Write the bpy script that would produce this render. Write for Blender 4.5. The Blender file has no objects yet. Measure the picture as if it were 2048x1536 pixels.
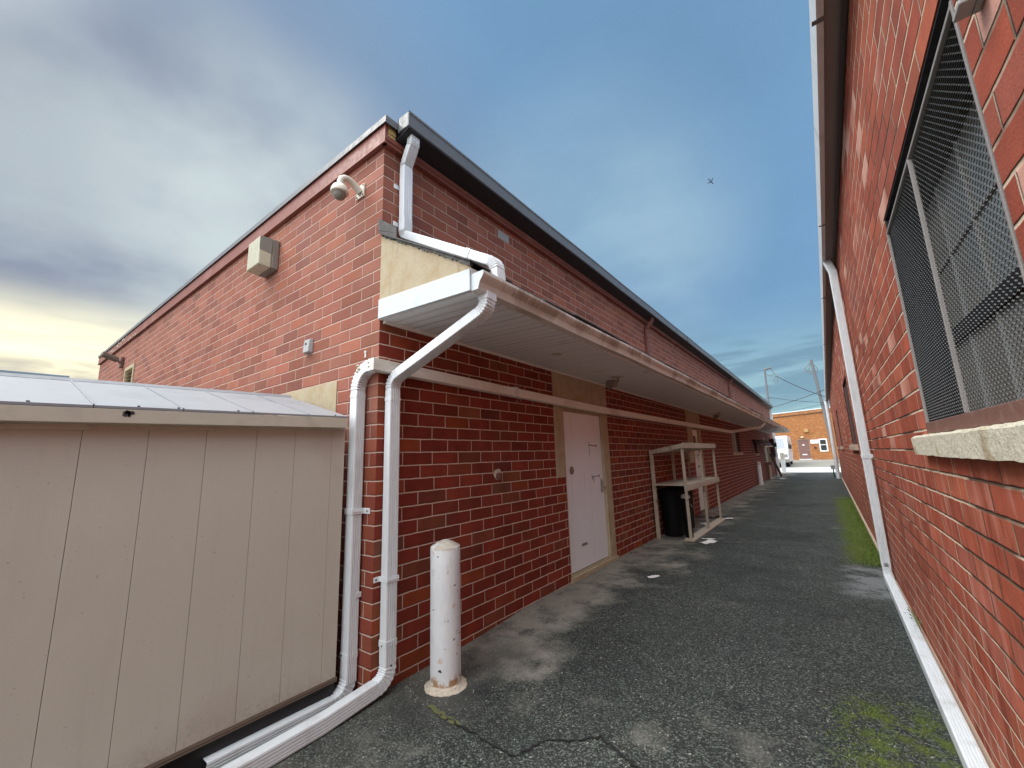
import bpy, bmesh, math, random
from mathutils import Vector, Matrix
random.seed(7)
scene = bpy.context.scene
COL = scene.collection
PI = math.pi
R = math.radians

# ------------------------------------------------------------------ nodes
class NB:
    """small helper that builds a material node tree"""
    def __init__(s, name, tree=None):
        if tree is None:
            s.m = bpy.data.materials.new(name); s.m.use_nodes = True
            s.t = s.m.node_tree
        else:
            s.t = tree
        s.t.nodes.clear()
    def n(s, typ, **kw):
        nd = s.t.nodes.new(typ)
        for k, v in kw.items(): setattr(nd, k, v)
        return nd
    def put(s, sock, v):
        if isinstance(v, bpy.types.NodeSocket): s.t.links.new(v, sock)
        elif isinstance(v, (tuple, list)):
            v = tuple(v)
            if len(sock.default_value) == 4 and len(v) == 3: v = v + (1,)
            sock.default_value = v
        else: sock.default_value = v
    def math(s, op, a, b=None, c=None, clamp=False):
        nd = s.n('ShaderNodeMath', operation=op); nd.use_clamp = clamp
        s.put(nd.inputs[0], a)
        if b is not None: s.put(nd.inputs[1], b)
        if c is not None: s.put(nd.inputs[2], c)
        return nd.outputs[0]
    def vmath(s, op, a, b=None):
        nd = s.n('ShaderNodeVectorMath', operation=op)
        s.put(nd.inputs[0], a)
        if b is not None: s.put(nd.inputs[1], b)
        return nd.outputs['Value'] if op in ('DOT_PRODUCT', 'LENGTH') else nd.outputs[0]
    def rng(s, v, a, b, c=0.0, d=1.0, smooth=True):
        nd = s.n('ShaderNodeMapRange'); nd.interpolation_type = 'SMOOTHSTEP' if smooth else 'LINEAR'
        s.put(nd.inputs[0], v); s.put(nd.inputs[1], a); s.put(nd.inputs[2], b)
        s.put(nd.inputs[3], c); s.put(nd.inputs[4], d)
        return nd.outputs[0]
    def mix(s, f, a, b, mode='MIX'):
        nd = s.n('ShaderNodeMix', data_type='RGBA', blend_type=mode)
        s.put(nd.inputs['Factor'], f); s.put(nd.inputs[6], a); s.put(nd.inputs[7], b)
        return nd.outputs[2]
    def noise(s, vec, scale, detail=3.0, rough=.55, out='Fac'):
        nd = s.n('ShaderNodeTexNoise')
        if vec is not None: s.put(nd.inputs['Vector'], vec)
        s.put(nd.inputs['Scale'], scale); s.put(nd.inputs['Detail'], detail); s.put(nd.inputs['Roughness'], rough)
        return nd.outputs[out]
    def ramp(s, f, stops, interp='LINEAR'):
        nd = s.n('ShaderNodeValToRGB'); cr = nd.color_ramp; cr.interpolation = interp
        while len(cr.elements) > 1: cr.elements.remove(cr.elements[-1])
        cr.elements[0].position = stops[0][0]; cr.elements[0].color = tuple(stops[0][1]) + (1,)
        for p, c in stops[1:]:
            e = cr.elements.new(p); e.color = tuple(c) + (1,)
        s.put(nd.inputs[0], f)
        return nd.outputs[0]
    def comb(s, x, y, z=0.0):
        nd = s.n('ShaderNodeCombineXYZ')
        s.put(nd.inputs[0], x); s.put(nd.inputs[1], y); s.put(nd.inputs[2], z)
        return nd.outputs[0]
    def pos(s):
        g = s.n('ShaderNodeNewGeometry'); sp = s.n('ShaderNodeSeparateXYZ')
        s.t.links.new(g.outputs['Position'], sp.inputs[0])
        return g.outputs['Position'], sp.outputs[0], sp.outputs[1], sp.outputs[2], g.outputs['Normal']
    def scaled(s, vec, sc):
        return s.vmath('MULTIPLY', vec, sc)
    def out(s, base, rough=.6, metal=0.0, bump=None, bdist=.002, bstr=1.0, spec=.5, **kw):
        b = s.n('ShaderNodeBsdfPrincipled')
        s.put(b.inputs['Base Color'], base); s.put(b.inputs['Roughness'], rough); s.put(b.inputs['Metallic'], metal)
        s.put(b.inputs['Specular IOR Level'], spec)
        for k, v in kw.items(): s.put(b.inputs[k], v)
        if bump is not None:
            bn = s.n('ShaderNodeBump'); s.put(bn.inputs['Height'], bump)
            s.put(bn.inputs['Distance'], bdist); s.put(bn.inputs['Strength'], bstr)
            s.t.links.new(bn.outputs[0], b.inputs['Normal'])
        o = s.n('ShaderNodeOutputMaterial'); s.t.links.new(b.outputs[0], o.inputs[0])
        return s.m

H = 0.1016      # brick course
BL = 0.30       # brick length

def brick_mat(name, ramp, mortar, seed=0.0, h=H, bl=BL, joint=.0052, pale=None, stain=None, streak=False, bumpk=1.0, grime=True, shade_film=False):
    b = NB(name)
    P, x, y, z, N = b.pos()
    ns = b.n('ShaderNodeSeparateXYZ'); b.t.links.new(N, ns.inputs[0])
    isx = b.math('GREATER_THAN', b.math('ABSOLUTE', ns.outputs[0]), b.math('ABSOLUTE', ns.outputs[1]))
    uend = b.math('ADD', b.math('MULTIPLY', x, -1.0), bl / 2)
    u = b.math('ADD', b.math('MULTIPLY', y, isx), b.math('MULTIPLY', uend, b.math('SUBTRACT', 1.0, isx)))
    # wobble of the edges
    w1 = b.math('MULTIPLY', b.math('SUBTRACT', b.noise(P, 9.0, 4, .6), .5), .011)
    w2 = b.math('MULTIPLY', b.math('SUBTRACT', b.noise(b.vmath('ADD', P, (7.3, 2.1, 5.5)), 11.0, 4, .6), .5), .010)
    uu = b.math('ADD', u, w1); vv = b.math('ADD', z, w2)
    v = b.math('DIVIDE', vv, h); row = b.math('FLOOR', v); fv = b.math('FRACT', v)
    par = b.math('SUBTRACT', row, b.math('MULTIPLY', b.math('FLOOR', b.math('MULTIPLY', row, .5)), 2.0))
    ph = b.math('SUBTRACT', .244, b.math('MULTIPLY', par, bl / 2))
    jit = b.n('ShaderNodeTexWhiteNoise', noise_dimensions='1D'); b.put(jit.inputs['W'], b.math('ADD', row, seed + .5))
    ph = b.math('ADD', ph, b.math('MULTIPLY', b.math('SUBTRACT', jit.outputs[0], .5), .028))
    uc = b.math('DIVIDE', b.math('SUBTRACT', uu, ph), bl); col = b.math('FLOOR', uc); fu = b.math('FRACT', uc)
    du = b.math('MULTIPLY', b.math('MINIMUM', fu, b.math('SUBTRACT', 1.0, fu)), bl)
    dv = b.math('MULTIPLY', b.math('MINIMUM', fv, b.math('SUBTRACT', 1.0, fv)), h)
    d = b.math('MINIMUM', b.math('MULTIPLY', du, 1.15), dv)
    mask = b.rng(d, joint - .0014, joint + .0014)
    wn = b.n('ShaderNodeTexWhiteNoise', noise_dimensions='3D')
    b.put(wn.inputs['Vector'], b.comb(b.math('ADD', col, b.math('MULTIPLY', isx, 91.7)), row, seed))
    rnd = wn.outputs['Value']
    rs = b.n('ShaderNodeSeparateColor'); b.t.links.new(wn.outputs['Color'], rs.inputs[0])
    c = b.ramp(rnd, ramp)
    # soft blotches and fine grain inside the brick
    blot = b.rng(b.noise(P, 5.0, 4, .6), .25, .75, .80, 1.18)
    grain = b.rng(b.noise(P, 150.0, 3, .7), .2, .8, .80, 1.18)
    edge = b.rng(d, joint, joint + .012, .86, 1.0)
    k = b.math('MULTIPLY', b.math('MULTIPLY', blot, grain), edge)
    k = b.math('MULTIPLY', k, b.rng(rs.outputs[1], 0, 1, .86, 1.12, False))
    c = b.mix(1.0, c, b.comb(k, k, k), 'MULTIPLY')
    if pale is not None:
        pm = b.math('GREATER_THAN', rs.outputs[2], pale[0])
        pm = b.math('MULTIPLY', pm, b.math('MULTIPLY', b.rng(b.noise(P, 1.3, 2), .42, .58, .10, .9), b.rng(z, 1.35, 1.55)))
        c = b.mix(pm, c, pale[1])
    if streak:   # white bloom and rain runs below the sills: long in z, narrow along the wall
        sv = b.comb(b.math('MULTIPLY', u, 13.0), b.math('MULTIPLY', z, 1.5), 2.0)
        sn = b.noise(sv, 1.0, 4, .65)
        low = b.rng(z, 1.42, 1.30, 0.0, 1.0)
        c = b.mix(b.math('MULTIPLY', b.rng(sn, .50, .62), b.math('MULTIPLY', low, .45)), c, (.60, .28, .22))
        c = b.mix(b.math('MULTIPLY', b.rng(sn, .44, .34), b.math('MULTIPLY', low, .65)), c, (.17, .028, .014))
    if grime:    # grey weathering film with its own cloudy shape
        gm = b.rng(b.noise(b.scaled(P, (.5, .5, .22)), 2.2, 5, .62), .52, .75, 0.0, .38)
        c = b.mix(b.math('MULTIPLY', gm, .5), c, (.20, .095, .070))
    if shade_film:     # canopy shade put into the colour: paler grey-brown on the end wall and everything above the canopy
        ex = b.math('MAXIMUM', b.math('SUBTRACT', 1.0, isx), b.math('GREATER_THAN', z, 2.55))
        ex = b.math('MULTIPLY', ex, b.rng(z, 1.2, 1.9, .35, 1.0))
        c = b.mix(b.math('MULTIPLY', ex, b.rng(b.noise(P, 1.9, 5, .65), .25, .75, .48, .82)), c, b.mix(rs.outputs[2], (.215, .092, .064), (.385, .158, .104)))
    mc = b.mix(b.noise(P, 25.0, 3), tuple(q * .72 for q in mortar), tuple(min(1, q * 1.2) for q in mortar))
    if shade_film: mc = b.mix(b.math('MULTIPLY', ex, .55), mc, (.34, .20, .155))
    if stain:
        mc = b.mix(b.rng(b.noise(P, 1.6, 3), .48, .6), mc, stain)
    c = b.mix(mask, mc, c)
    hgt = b.math('ADD', b.math('MULTIPLY', b.rng(d, joint - .003, joint + .004), 1.0),
                 b.math('MULTIPLY', b.noise(P, 110.0, 4, .7), .22))
    hgt = b.math('ADD', hgt, b.math('MULTIPLY', rs.outputs[0], .25))
    return b.out(c, b.rng(rnd, 0, 1, .72, .9), bump=hgt, bdist=.0075 * bumpk, bstr=.9, spec=.3)

def paint(name, base, rough=.45, dirt=None, damt=.25, scale=3.0, streak=(1, 1, .25), bump=.0, metal=0.0, grain=200., rust=None, spec=.5):
    b = NB(name); P, x, y, z, N = b.pos()
    c = b.mix(b.noise(P, 14.0, 4), tuple(q * .92 for q in base), tuple(min(1, q * 1.06) for q in base))
    if dirt is not None:
        dm = b.rng(b.noise(b.scaled(P, streak), scale * 4, 5, .65), .50, .72, 0.0, damt)
        c = b.mix(dm, c, dirt)
    if rust is not None:
        rm = b.rng(b.noise(P, 34.0, 4, .6), rust[0], rust[0] + .03)
        c = b.mix(rm, c, rust[1])
    hg = b.noise(P, grain, 3, .6)
    return b.out(c, b.rng(b.noise(P, 20.0, 3), .3, .7, rough - .08, rough + .1), metal, bump=hg if bump else None, bdist=bump or .001, spec=spec)

M = {}
M['brick_l'] = brick_mat('weathered_shade_toned_brick', [
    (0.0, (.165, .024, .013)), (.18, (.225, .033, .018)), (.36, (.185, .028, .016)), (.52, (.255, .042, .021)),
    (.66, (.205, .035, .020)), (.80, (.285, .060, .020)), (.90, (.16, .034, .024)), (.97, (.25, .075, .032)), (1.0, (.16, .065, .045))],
    (.66, .47, .38), seed=3.0, joint=.0050, shade_film=True)  # body darkened for the canopy shade; open faces get the paler tone
M['brick_r'] = brick_mat('orange_red_brick', [
    (0.0, (.32, .068, .034)), (.3, (.40, .090, .046)), (.6, (.36, .078, .040)), (.85, (.44, .115, .058)), (1.0, (.38, .100, .065))],
    (.66, .52, .38), seed=11.0, pale=(.90, (.66, .36, .28)), stain=(.13, .08, .05), streak=True, bumpk=1.4)
M['brick_far'] = brick_mat('orange_brick', [
    (0.0, (.34, .125, .038)), (.4, (.41, .16, .052)), (.75, (.37, .142, .043)), (1.0, (.48, .215, .082))],
    (.46, .28, .15), seed=23.0, h=.0677, bl=.2032, joint=.004, grime=False)
def mat_stucco():
    b = NB('tan_stucco'); P, x, y, z, N = b.pos()
    c = b.mix(b.noise(P, 95.0, 4, .75), (.35, .285, .185), (.56, .485, .345))
    c = b.mix(b.rng(b.noise(P, 6.0, 5, .65), .40, .70, 0, .6), c, (.38, .27, .13))
    c = b.mix(b.rng(b.noise(b.scaled(P, (9, 9, 1.2)), 2.0, 4), .55, .75, 0, .45), c, (.24, .16, .08))
    return b.out(c, .88, bump=b.noise(P, 70, 4, .7), bdist=.003, spec=.2)
M['stucco'] = mat_stucco()
M['stucco_dark'] = paint('ochre_stucco', (.42, .28, .12), .85, (.22, .13, .05), .5, 1.2, (1, 1, .6), bump=.003, grain=70.)
M['white_metal'] = paint('white_painted_aluminium', (.76, .80, .815), .42, (.42, .40, .36), .42, 1.2, (1, 1, .3))
M['white_old'] = paint('aged_white_aluminium', (.80, .80, .74), .42, (.40, .31, .22), .5, 1.0, (1, .35, 1))
def mat_canopy_gutter():
    b = NB('rust_stained_gutter'); P, x, y, z, N = b.pos()
    c = b.mix(b.noise(P, 9.0, 4), (.62, .58, .50), (.74, .71, .64))
    run = b.noise(b.scaled(P, (1, .9, 1)), 2.3, 5, .6)
    fine = b.noise(b.scaled(P, (3, 26, 1)), 2.0, 4, .6)
    st = b.math('MULTIPLY', b.rng(b.math('ADD', run, b.math('MULTIPLY', b.math('SUBTRACT', fine, .5), .5)), .45, .62), b.rng(x, 1.002, 1.016))
    c = b.mix(b.math('MULTIPLY', st, .55), c, (.17, .115, .078))
    c = b.mix(b.math('MULTIPLY', b.rng(run, .5, .62), .5), c, (.36, .28, .20))
    return b.out(c, .5)
M['gutter_stained'] = mat_canopy_gutter()
M['white_trim'] = paint('pale_blue_white_trim', (.62, .675, .71), .42, (.45, .47, .48), .35, 3.0, (1, 1, 1))
M['grey_metal'] = paint('grey_eave_metal', (.155, .16, .165), .42, (.11, .11, .12), .4, 1.0)
M['brown_metal'] = paint('red_brown_fascia_paint', (.23, .070, .046), .5, (.40, .20, .16), .35, .8, (.6, 1, .3))
M['brown_pipe'] = paint('dark_brown_downspout', (.16, .055, .042), .5)
M['wood_raw'] = paint('bare_yellow_plywood', (.58, .42, .17), .8, (.22, .14, .05), .6, 3.0, (1, 1, 1), bump=.002)
M['dark_gap'] = paint('dark_flashing', (.07, .065, .06), .7, (.2, .19, .17), .5, 3.0, (1, 1, 1))
M['roof_dark'] = paint('roof_membrane', (.10, .10, .10), .8)
M['shed'] = paint('beige_shed_panel', (.52, .475, .375), .6, (.40, .345, .31), .5, .35, (1, 1, 1), bump=.0006, grain=420.)
def mat_shed():
    b = NB('beige_shed_panel'); P, x, y, z, N = b.pos()
    c = b.mix(b.noise(P, 3.0, 4), (.525, .495, .415), (.575, .543, .455))
    c = b.mix(b.rng(b.noise(b.vmath('ADD', P, (4, 1, 2)), 1.7, 3, .5), .56, .70, 0, .35), c, (.42, .355, .325))
    sv = b.comb(b.math('MULTIPLY', y, 17.0), b.math('MULTIPLY', z, 1.1), 1.0)
    c = b.mix(b.rng(b.noise(sv, 1.0, 4, .6), .54, .74, 0, .14), c, (.40, .36, .30))
    spl = b.math('MULTIPLY', b.rng(b.math('ADD', z, b.math('MULTIPLY', b.noise(P, 7.0, 5, .7), .35)), .42, .18), b.rng(b.noise(P, 55.0, 3, .7), .38, .6))
    c = b.mix(b.math('MULTIPLY', spl, .32), c, (.22, .185, .14))
    c = b.mix(b.rng(b.noise(P, 60.0, 2, .5), .71, .74, 0, .5), c, (.28, .235, .19))
    hg = b.math('ADD', b.math('MULTIPLY', b.noise(P, 420.0, 2, .6), .10), b.math('MULTIPLY', b.noise(b.scaled(P, (1, 1.6, .7)), 2.2, 3, .5), 1.5))
    return b.out(c, .55, bump=hg, bdist=.006, bstr=.7, spec=.35)
M['shed'] = mat_shed()
M['shed_trim'] = paint('pale_beige_shed_trim', (.56, .52, .42), .5, (.22, .20, .16), .35, 1.6, (1, 1, 1))
M['shed_roof'] = paint('pale_metal_shed_roof', (.27, .28, .295), .55, (.20, .215, .235), .6, .5, (1, 1, 1))
M['shed_base'] = paint('brown_shed_track', (.16, .12, .09), .55)
M['screen'] = paint('dark_steel_mesh', (.20, .195, .185), .5, metal=.5)
M['frame_steel'] = paint('grey_steel_frame', (.27, .245, .23), .6, (.25, .2, .18), .4, 3.0, (1, 1, 1), bump=.001)
M['frame_rust'] = paint('rusty_steel_frame', (.18, .085, .065), .65, (.30, .20, .15), .5, 3.0, (1, 1, 1), bump=.001)
M['black'] = paint('near_black', (.015, .015, .017), .6)
M['bin'] = paint('black_plastic_bin', (.006, .006, .0065), .6, spec=.15)
M['tan_door'] = paint('tan_painted_door', (.46, .36, .24), .55)
M['brown_door'] = paint('brown_painted_door', (.20, .105, .085), .5)
M['dark_brown'] = paint('dark_brown_awning', (.075, .035, .028), .7)
M['steel'] = paint('dull_steel', (.42, .41, .40), .4, metal=.8)
M['paper'] = paint('white_litter_paper', (.72, .70, .66), .8)
M['pole'] = paint('weathered_pole_wood', (.15, .15, .155), .8)
M['cable'] = paint('black_cable', (.03, .035, .04), .6)
M['leaf'] = paint('weed_leaf', (.16, .24, .07), .6)
M['blue_text'] = paint('blue_sign_paint', (.05, .25, .42), .5)
M['pale_text'] = paint('pale_blue_sign_paint', (.35, .55, .62), .5)
M['red_paint'] = paint('red_logo_paint', (.45, .08, .05), .5)
M['van_white'] = paint('white_van_paint', (.80, .80, .80), .25)
M['tyre'] = paint('black_tyre', (.02, .02, .02), .8)
M['plane'] = paint('aircraft_grey', (.06, .08, .11), .5)
M['camera_beige'] = paint('beige_camera_plastic', (.66, .61, .50), .4)
M['lamp_body'] = paint('grey_lamp_body', (.22, .20, .165), .55)
M['lamp_lens'] = paint('yellowed_lamp_lens', (.50, .47, .34), .3)
M['box_grey'] = paint('grey_junction_plastic', (.36, .36, .35), .5)
M['far_metal'] = paint('blue_grey_roof_metal', (.30, .33, .36), .45)
M['box_tan'] = paint('tan_vent_paint', (.44, .27, .10), .6)

def mat_door():
    b = NB('white_painted_door'); P, x, y, z, N = b.pos()
    c = b.mix(b.noise(P, 2.0, 3), (.78, .81, .83), (.84, .87, .89))
    sv = b.comb(b.math('MULTIPLY', y, 14.0), b.math('MULTIPLY', z, 1.2), 0.0)
    c = b.mix(b.rng(b.noise(sv, 1.0, 4), .55, .75, 0, .35), c, (.62, .55, .48))
    chip = b.math('MULTIPLY', b.rng(b.noise(P, 26.0, 3), .70, .72), b.rng(y, 3.55, 3.78))
    c = b.mix(chip, c, (.16, .11, .08))
    return b.out(c, .42, bump=b.noise(P, 30, 3), bdist=.0006)
M['door'] = mat_door()

def mat_bollard():
    b = NB('chipped_white_bollard_paint'); P, x, y, z, N = b.pos()
    c = b.mix(b.noise(P, 9.0, 4, .65), (.66, .68, .70), (.80, .81, .80))
    c = b.mix(b.rng(b.noise(b.scaled(P, (1, 1, .35)), 16.0, 4, .6), .58, .72, 0, .5), c, (.50, .47, .38))
    rust = b.rng(b.noise(P, 23.0, 3, .55), .690, .705)
    halo = b.rng(b.noise(b.scaled(P, (1, 1, .55)), 23.0, 3, .55), .64, .72, 0, .6)
    c = b.mix(halo, c, (.55, .36, .20))
    c = b.mix(rust, c, (.035, .02, .013))
    foot = b.math('MULTIPLY', b.rng(z, .06, .0), b.rng(b.noise(P, 18, 3), .4, .6))
    c = b.mix(foot, c, (.40, .24, .12))
    cap = b.math('MULTIPLY', b.rng(z, .822, .842), b.rng(b.noise(P, 15, 4), .36, .5))
    c = b.mix(cap, c, (.52, .47, .38))
    return b.out(c, .55, bump=b.noise(P, 60, 4, .65), bdist=.0035)
M['bollard'] = mat_bollard()

def mat_concrete(name, a, c2, bump=.006, sc=60.):
    b = NB(name); P, x, y, z, N = b.pos()
    c = b.mix(b.noise(P, 7.0, 5, .65), a, c2)
    c = b.mix(b.rng(b.noise(P, sc, 4, .7), .45, .7, 0, .55), c, tuple(q * .55 for q in a))
    c = b.mix(b.rng(b.noise(b.vmath('ADD', P, (3, 8, 1)), 4.0, 4), .58, .68, 0, .6), c, (.33, .22, .09))
    return b.out(c, .9, bump=b.noise(P, sc * .8, 5, .7), bdist=bump, spec=.2)
M['sill'] = mat_concrete('mossy_concrete_sill', (.62, .56, .42), (.76, .71, .58), .008)
M['collar'] = mat_concrete('old_concrete_collar', (.55, .47, .36), (.66, .59, .48), .006)
M['sill_plain'] = paint('weathered_sill', (.50, .40, .30), .8)

def mat_wood():
    b = NB('grey_weathered_lumber'); P, x, y, z, N = b.pos()
    st = b.noise(b.scaled(P, (14, 14, 2.2)), 2.0, 4, .6)
    c = b.mix(st, (.33, .26, .19), (.60, .52, .41))
    c = b.mix(b.rng(b.noise(P, 12, 3), .6, .7, 0, .7), c, (.13, .075, .04))
    return b.out(c, .85, bump=st, bdist=.002)
M['lumber'] = mat_wood()

def mat_soffit():
    b = NB('white_ribbed_soffit'); P, x, y, z, N = b.pos()
    f = b.math('FRACT', b.math('DIVIDE', y, .098))
    g = b.math('MINIMUM', f, b.math('SUBTRACT', 1.0, f))
    line = b.rng(g, .02, .06)
    side = b.math('MULTIPLY', b.rng(f, .06, .10), b.rng(f, .24, .12))
    c = b.mix(b.noise(P, 5.0, 4), (.82, .85, .85), (.88, .91, .91))
    c = b.mix(b.math('MULTIPLY', side, .55), c, (.36, .33, .29))  # shadow edge beside each rib, painted in
    c = b.mix(line, (.93, .92, .88), c)  # bright rib edge, painted in
    c = b.mix(b.rng(b.noise(P, 3.0, 5), .60, .75, 0, .45), c, (.40, .34, .28))
    f2 = b.math('FRACT', b.math('DIVIDE', y, .098 * 3))
    c = b.mix(b.rng(f2, .03, .0, 0, .75), c, (.20, .17, .13))
    return b.out(c, .5, bump=line, bdist=.006)
M['soffit'] = mat_soffit()

def mat_ground():
    b = NB('worn_asphalt'); P, x, y, z, N = b.pos()
    base = b.mix(b.noise(P, 1.1, 5, .6), (.021, .0245, .0215), (.056, .063, .055))
    v = b.n('ShaderNodeTexVoronoi'); b.put(v.inputs['Vector'], P); b.put(v.inputs['Scale'], 135.0)
    vs = b.n('ShaderNodeSeparateColor'); b.t.links.new(v.outputs['Color'], vs.inputs[0])
    stone = b.rng(b.math('POWER', vs.outputs[0], 4.0), .0, 1.0, .55, 4.6, False)
    v2 = b.n('ShaderNodeTexVoronoi'); b.put(v2.inputs['Vector'], P); b.put(v2.inputs['Scale'], 42.0)
    v2s = b.n('ShaderNodeSeparateColor'); b.t.links.new(v2.outputs['Color'], v2s.inputs[0])
    c = b.mix(1.0, base, b.comb(stone, stone, stone), 'MULTIPLY')
    chips = b.math('MULTIPLY', b.math('GREATER_THAN', v2s.outputs[1], .965), b.rng(v2.outputs['Distance'], .30, .22))
    c = b.mix(b.math('MULTIPLY', chips, .75), c, (.42, .40, .36))
    # sandy worn strip along the brick wall
    n1 = b.noise(P, 1.6, 5, .62); n2 = b.noise(b.vmath('ADD', P, (9, 4, 0)), 3.5, 6, .7)
    strip = b.rng(b.math('ADD', x, b.math('MULTIPLY', b.math('SUBTRACT', n1, .5), 2.6)), .90, .15)
    strip = b.math('MULTIPLY', strip, b.rng(n2, .30, .52, .10, 1.0))
    strip = b.math('MULTIPLY', strip, b.rng(y, .0, .9, .15, 1.0))
    sand = b.mix(b.noise(P, 60.0, 4, .7), (.13, .12, .095), (.52, .48, .40))
    c = b.mix(b.math('MULTIPLY', strip, .86), c, sand)
    # scattered pale scuffs and grey patches
    sc = b.rng(b.noise(b.vmath('ADD', P, (2.7, 5.2, 0)), .95, 6, .65), .58, .70, 0, .60)
    c = b.mix(sc, c, b.mix(b.noise(P, 75.0, 3, .7), (.06, .058, .050), (.36, .345, .30)))
    dk = b.rng(b.noise(b.vmath('ADD', P, (12.7, 1.2, 0)), .8, 4, .6), .52, .70, 0, .6)
    c = b.mix(dk, c, (.020, .024, .025))
    # moss by the right hand wall
    edge = b.math('ADD', x, b.math('MULTIPLY', b.math('SUBTRACT', n2, .5), .55))
    mo = b.math('MULTIPLY', b.rng(edge, 2.50, 2.74), b.math('MULTIPLY', b.rng(y, 5.0, 5.6), b.rng(y, 15.5, 12.5)))
    mo2 = b.math('MULTIPLY', b.rng(edge, 2.40, 2.62), b.math('MULTIPLY', b.rng(y, .5, .8), b.rng(y, 1.75, 1.35)))
    mo2 = b.math('MULTIPLY', mo2, b.rng(b.noise(P, 9.0, 5, .7), .42, .60, .0, .85))
    mo = b.math('MAXIMUM', mo, mo2)
    c = b.mix(b.math('MULTIPLY', mo, .92), c, b.mix(b.noise(P, 28.0, 5, .75), (.028, .048, .006), (.14, .18, .020)))
    gp = b.math('MULTIPLY', b.rng(edge, 2.45, 2.75), b.math('MULTIPLY', b.rng(y, 3.5, 3.9), b.rng(y, 5.15, 4.9)))
    c = b.mix(b.math('MULTIPLY', gp, b.rng(n2, .4, .55, 0, .8)), c, (.22, .23, .23))
    hb = b.math('ADD', b.math('MULTIPLY', b.rng(v.outputs['Distance'], .0, .5, 1.0, 0.0), .7), b.math('MULTIPLY', b.noise(P, 22.0, 5, .7), 1.2))
    return b.out(c, b.rng(n2, .3, .7, .75, .95), bump=hb, bdist=.007, spec=.3)
M['ground'] = mat_ground()
M['apron'] = mat_concrete('pale_concrete_apron', (.60, .61, .60), (.68, .68, .665), .002)
M['road'] = mat_concrete('grey_street_surface', (.24, .235, .205), (.31, .30, .265), .002)
M['crack'] = paint('dark_crack', (.008, .008, .008), .9)
M['crack_moss'] = paint('mossy_crack', (.12, .125, .045), .9)

def mat_glass():
    b = NB('dusty_window_glass'); P, x, y, z, N = b.pos()
    c = b.mix(b.noise(P, 2.5, 4), (.11, .11, .10), (.36, .355, .32))
    return b.out(c, .3, spec=.5)
M['glass'] = mat_glass()
M['glass_dark'] = paint('dark_window_glass', (.035, .038, .038), .35, spec=.25)

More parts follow.
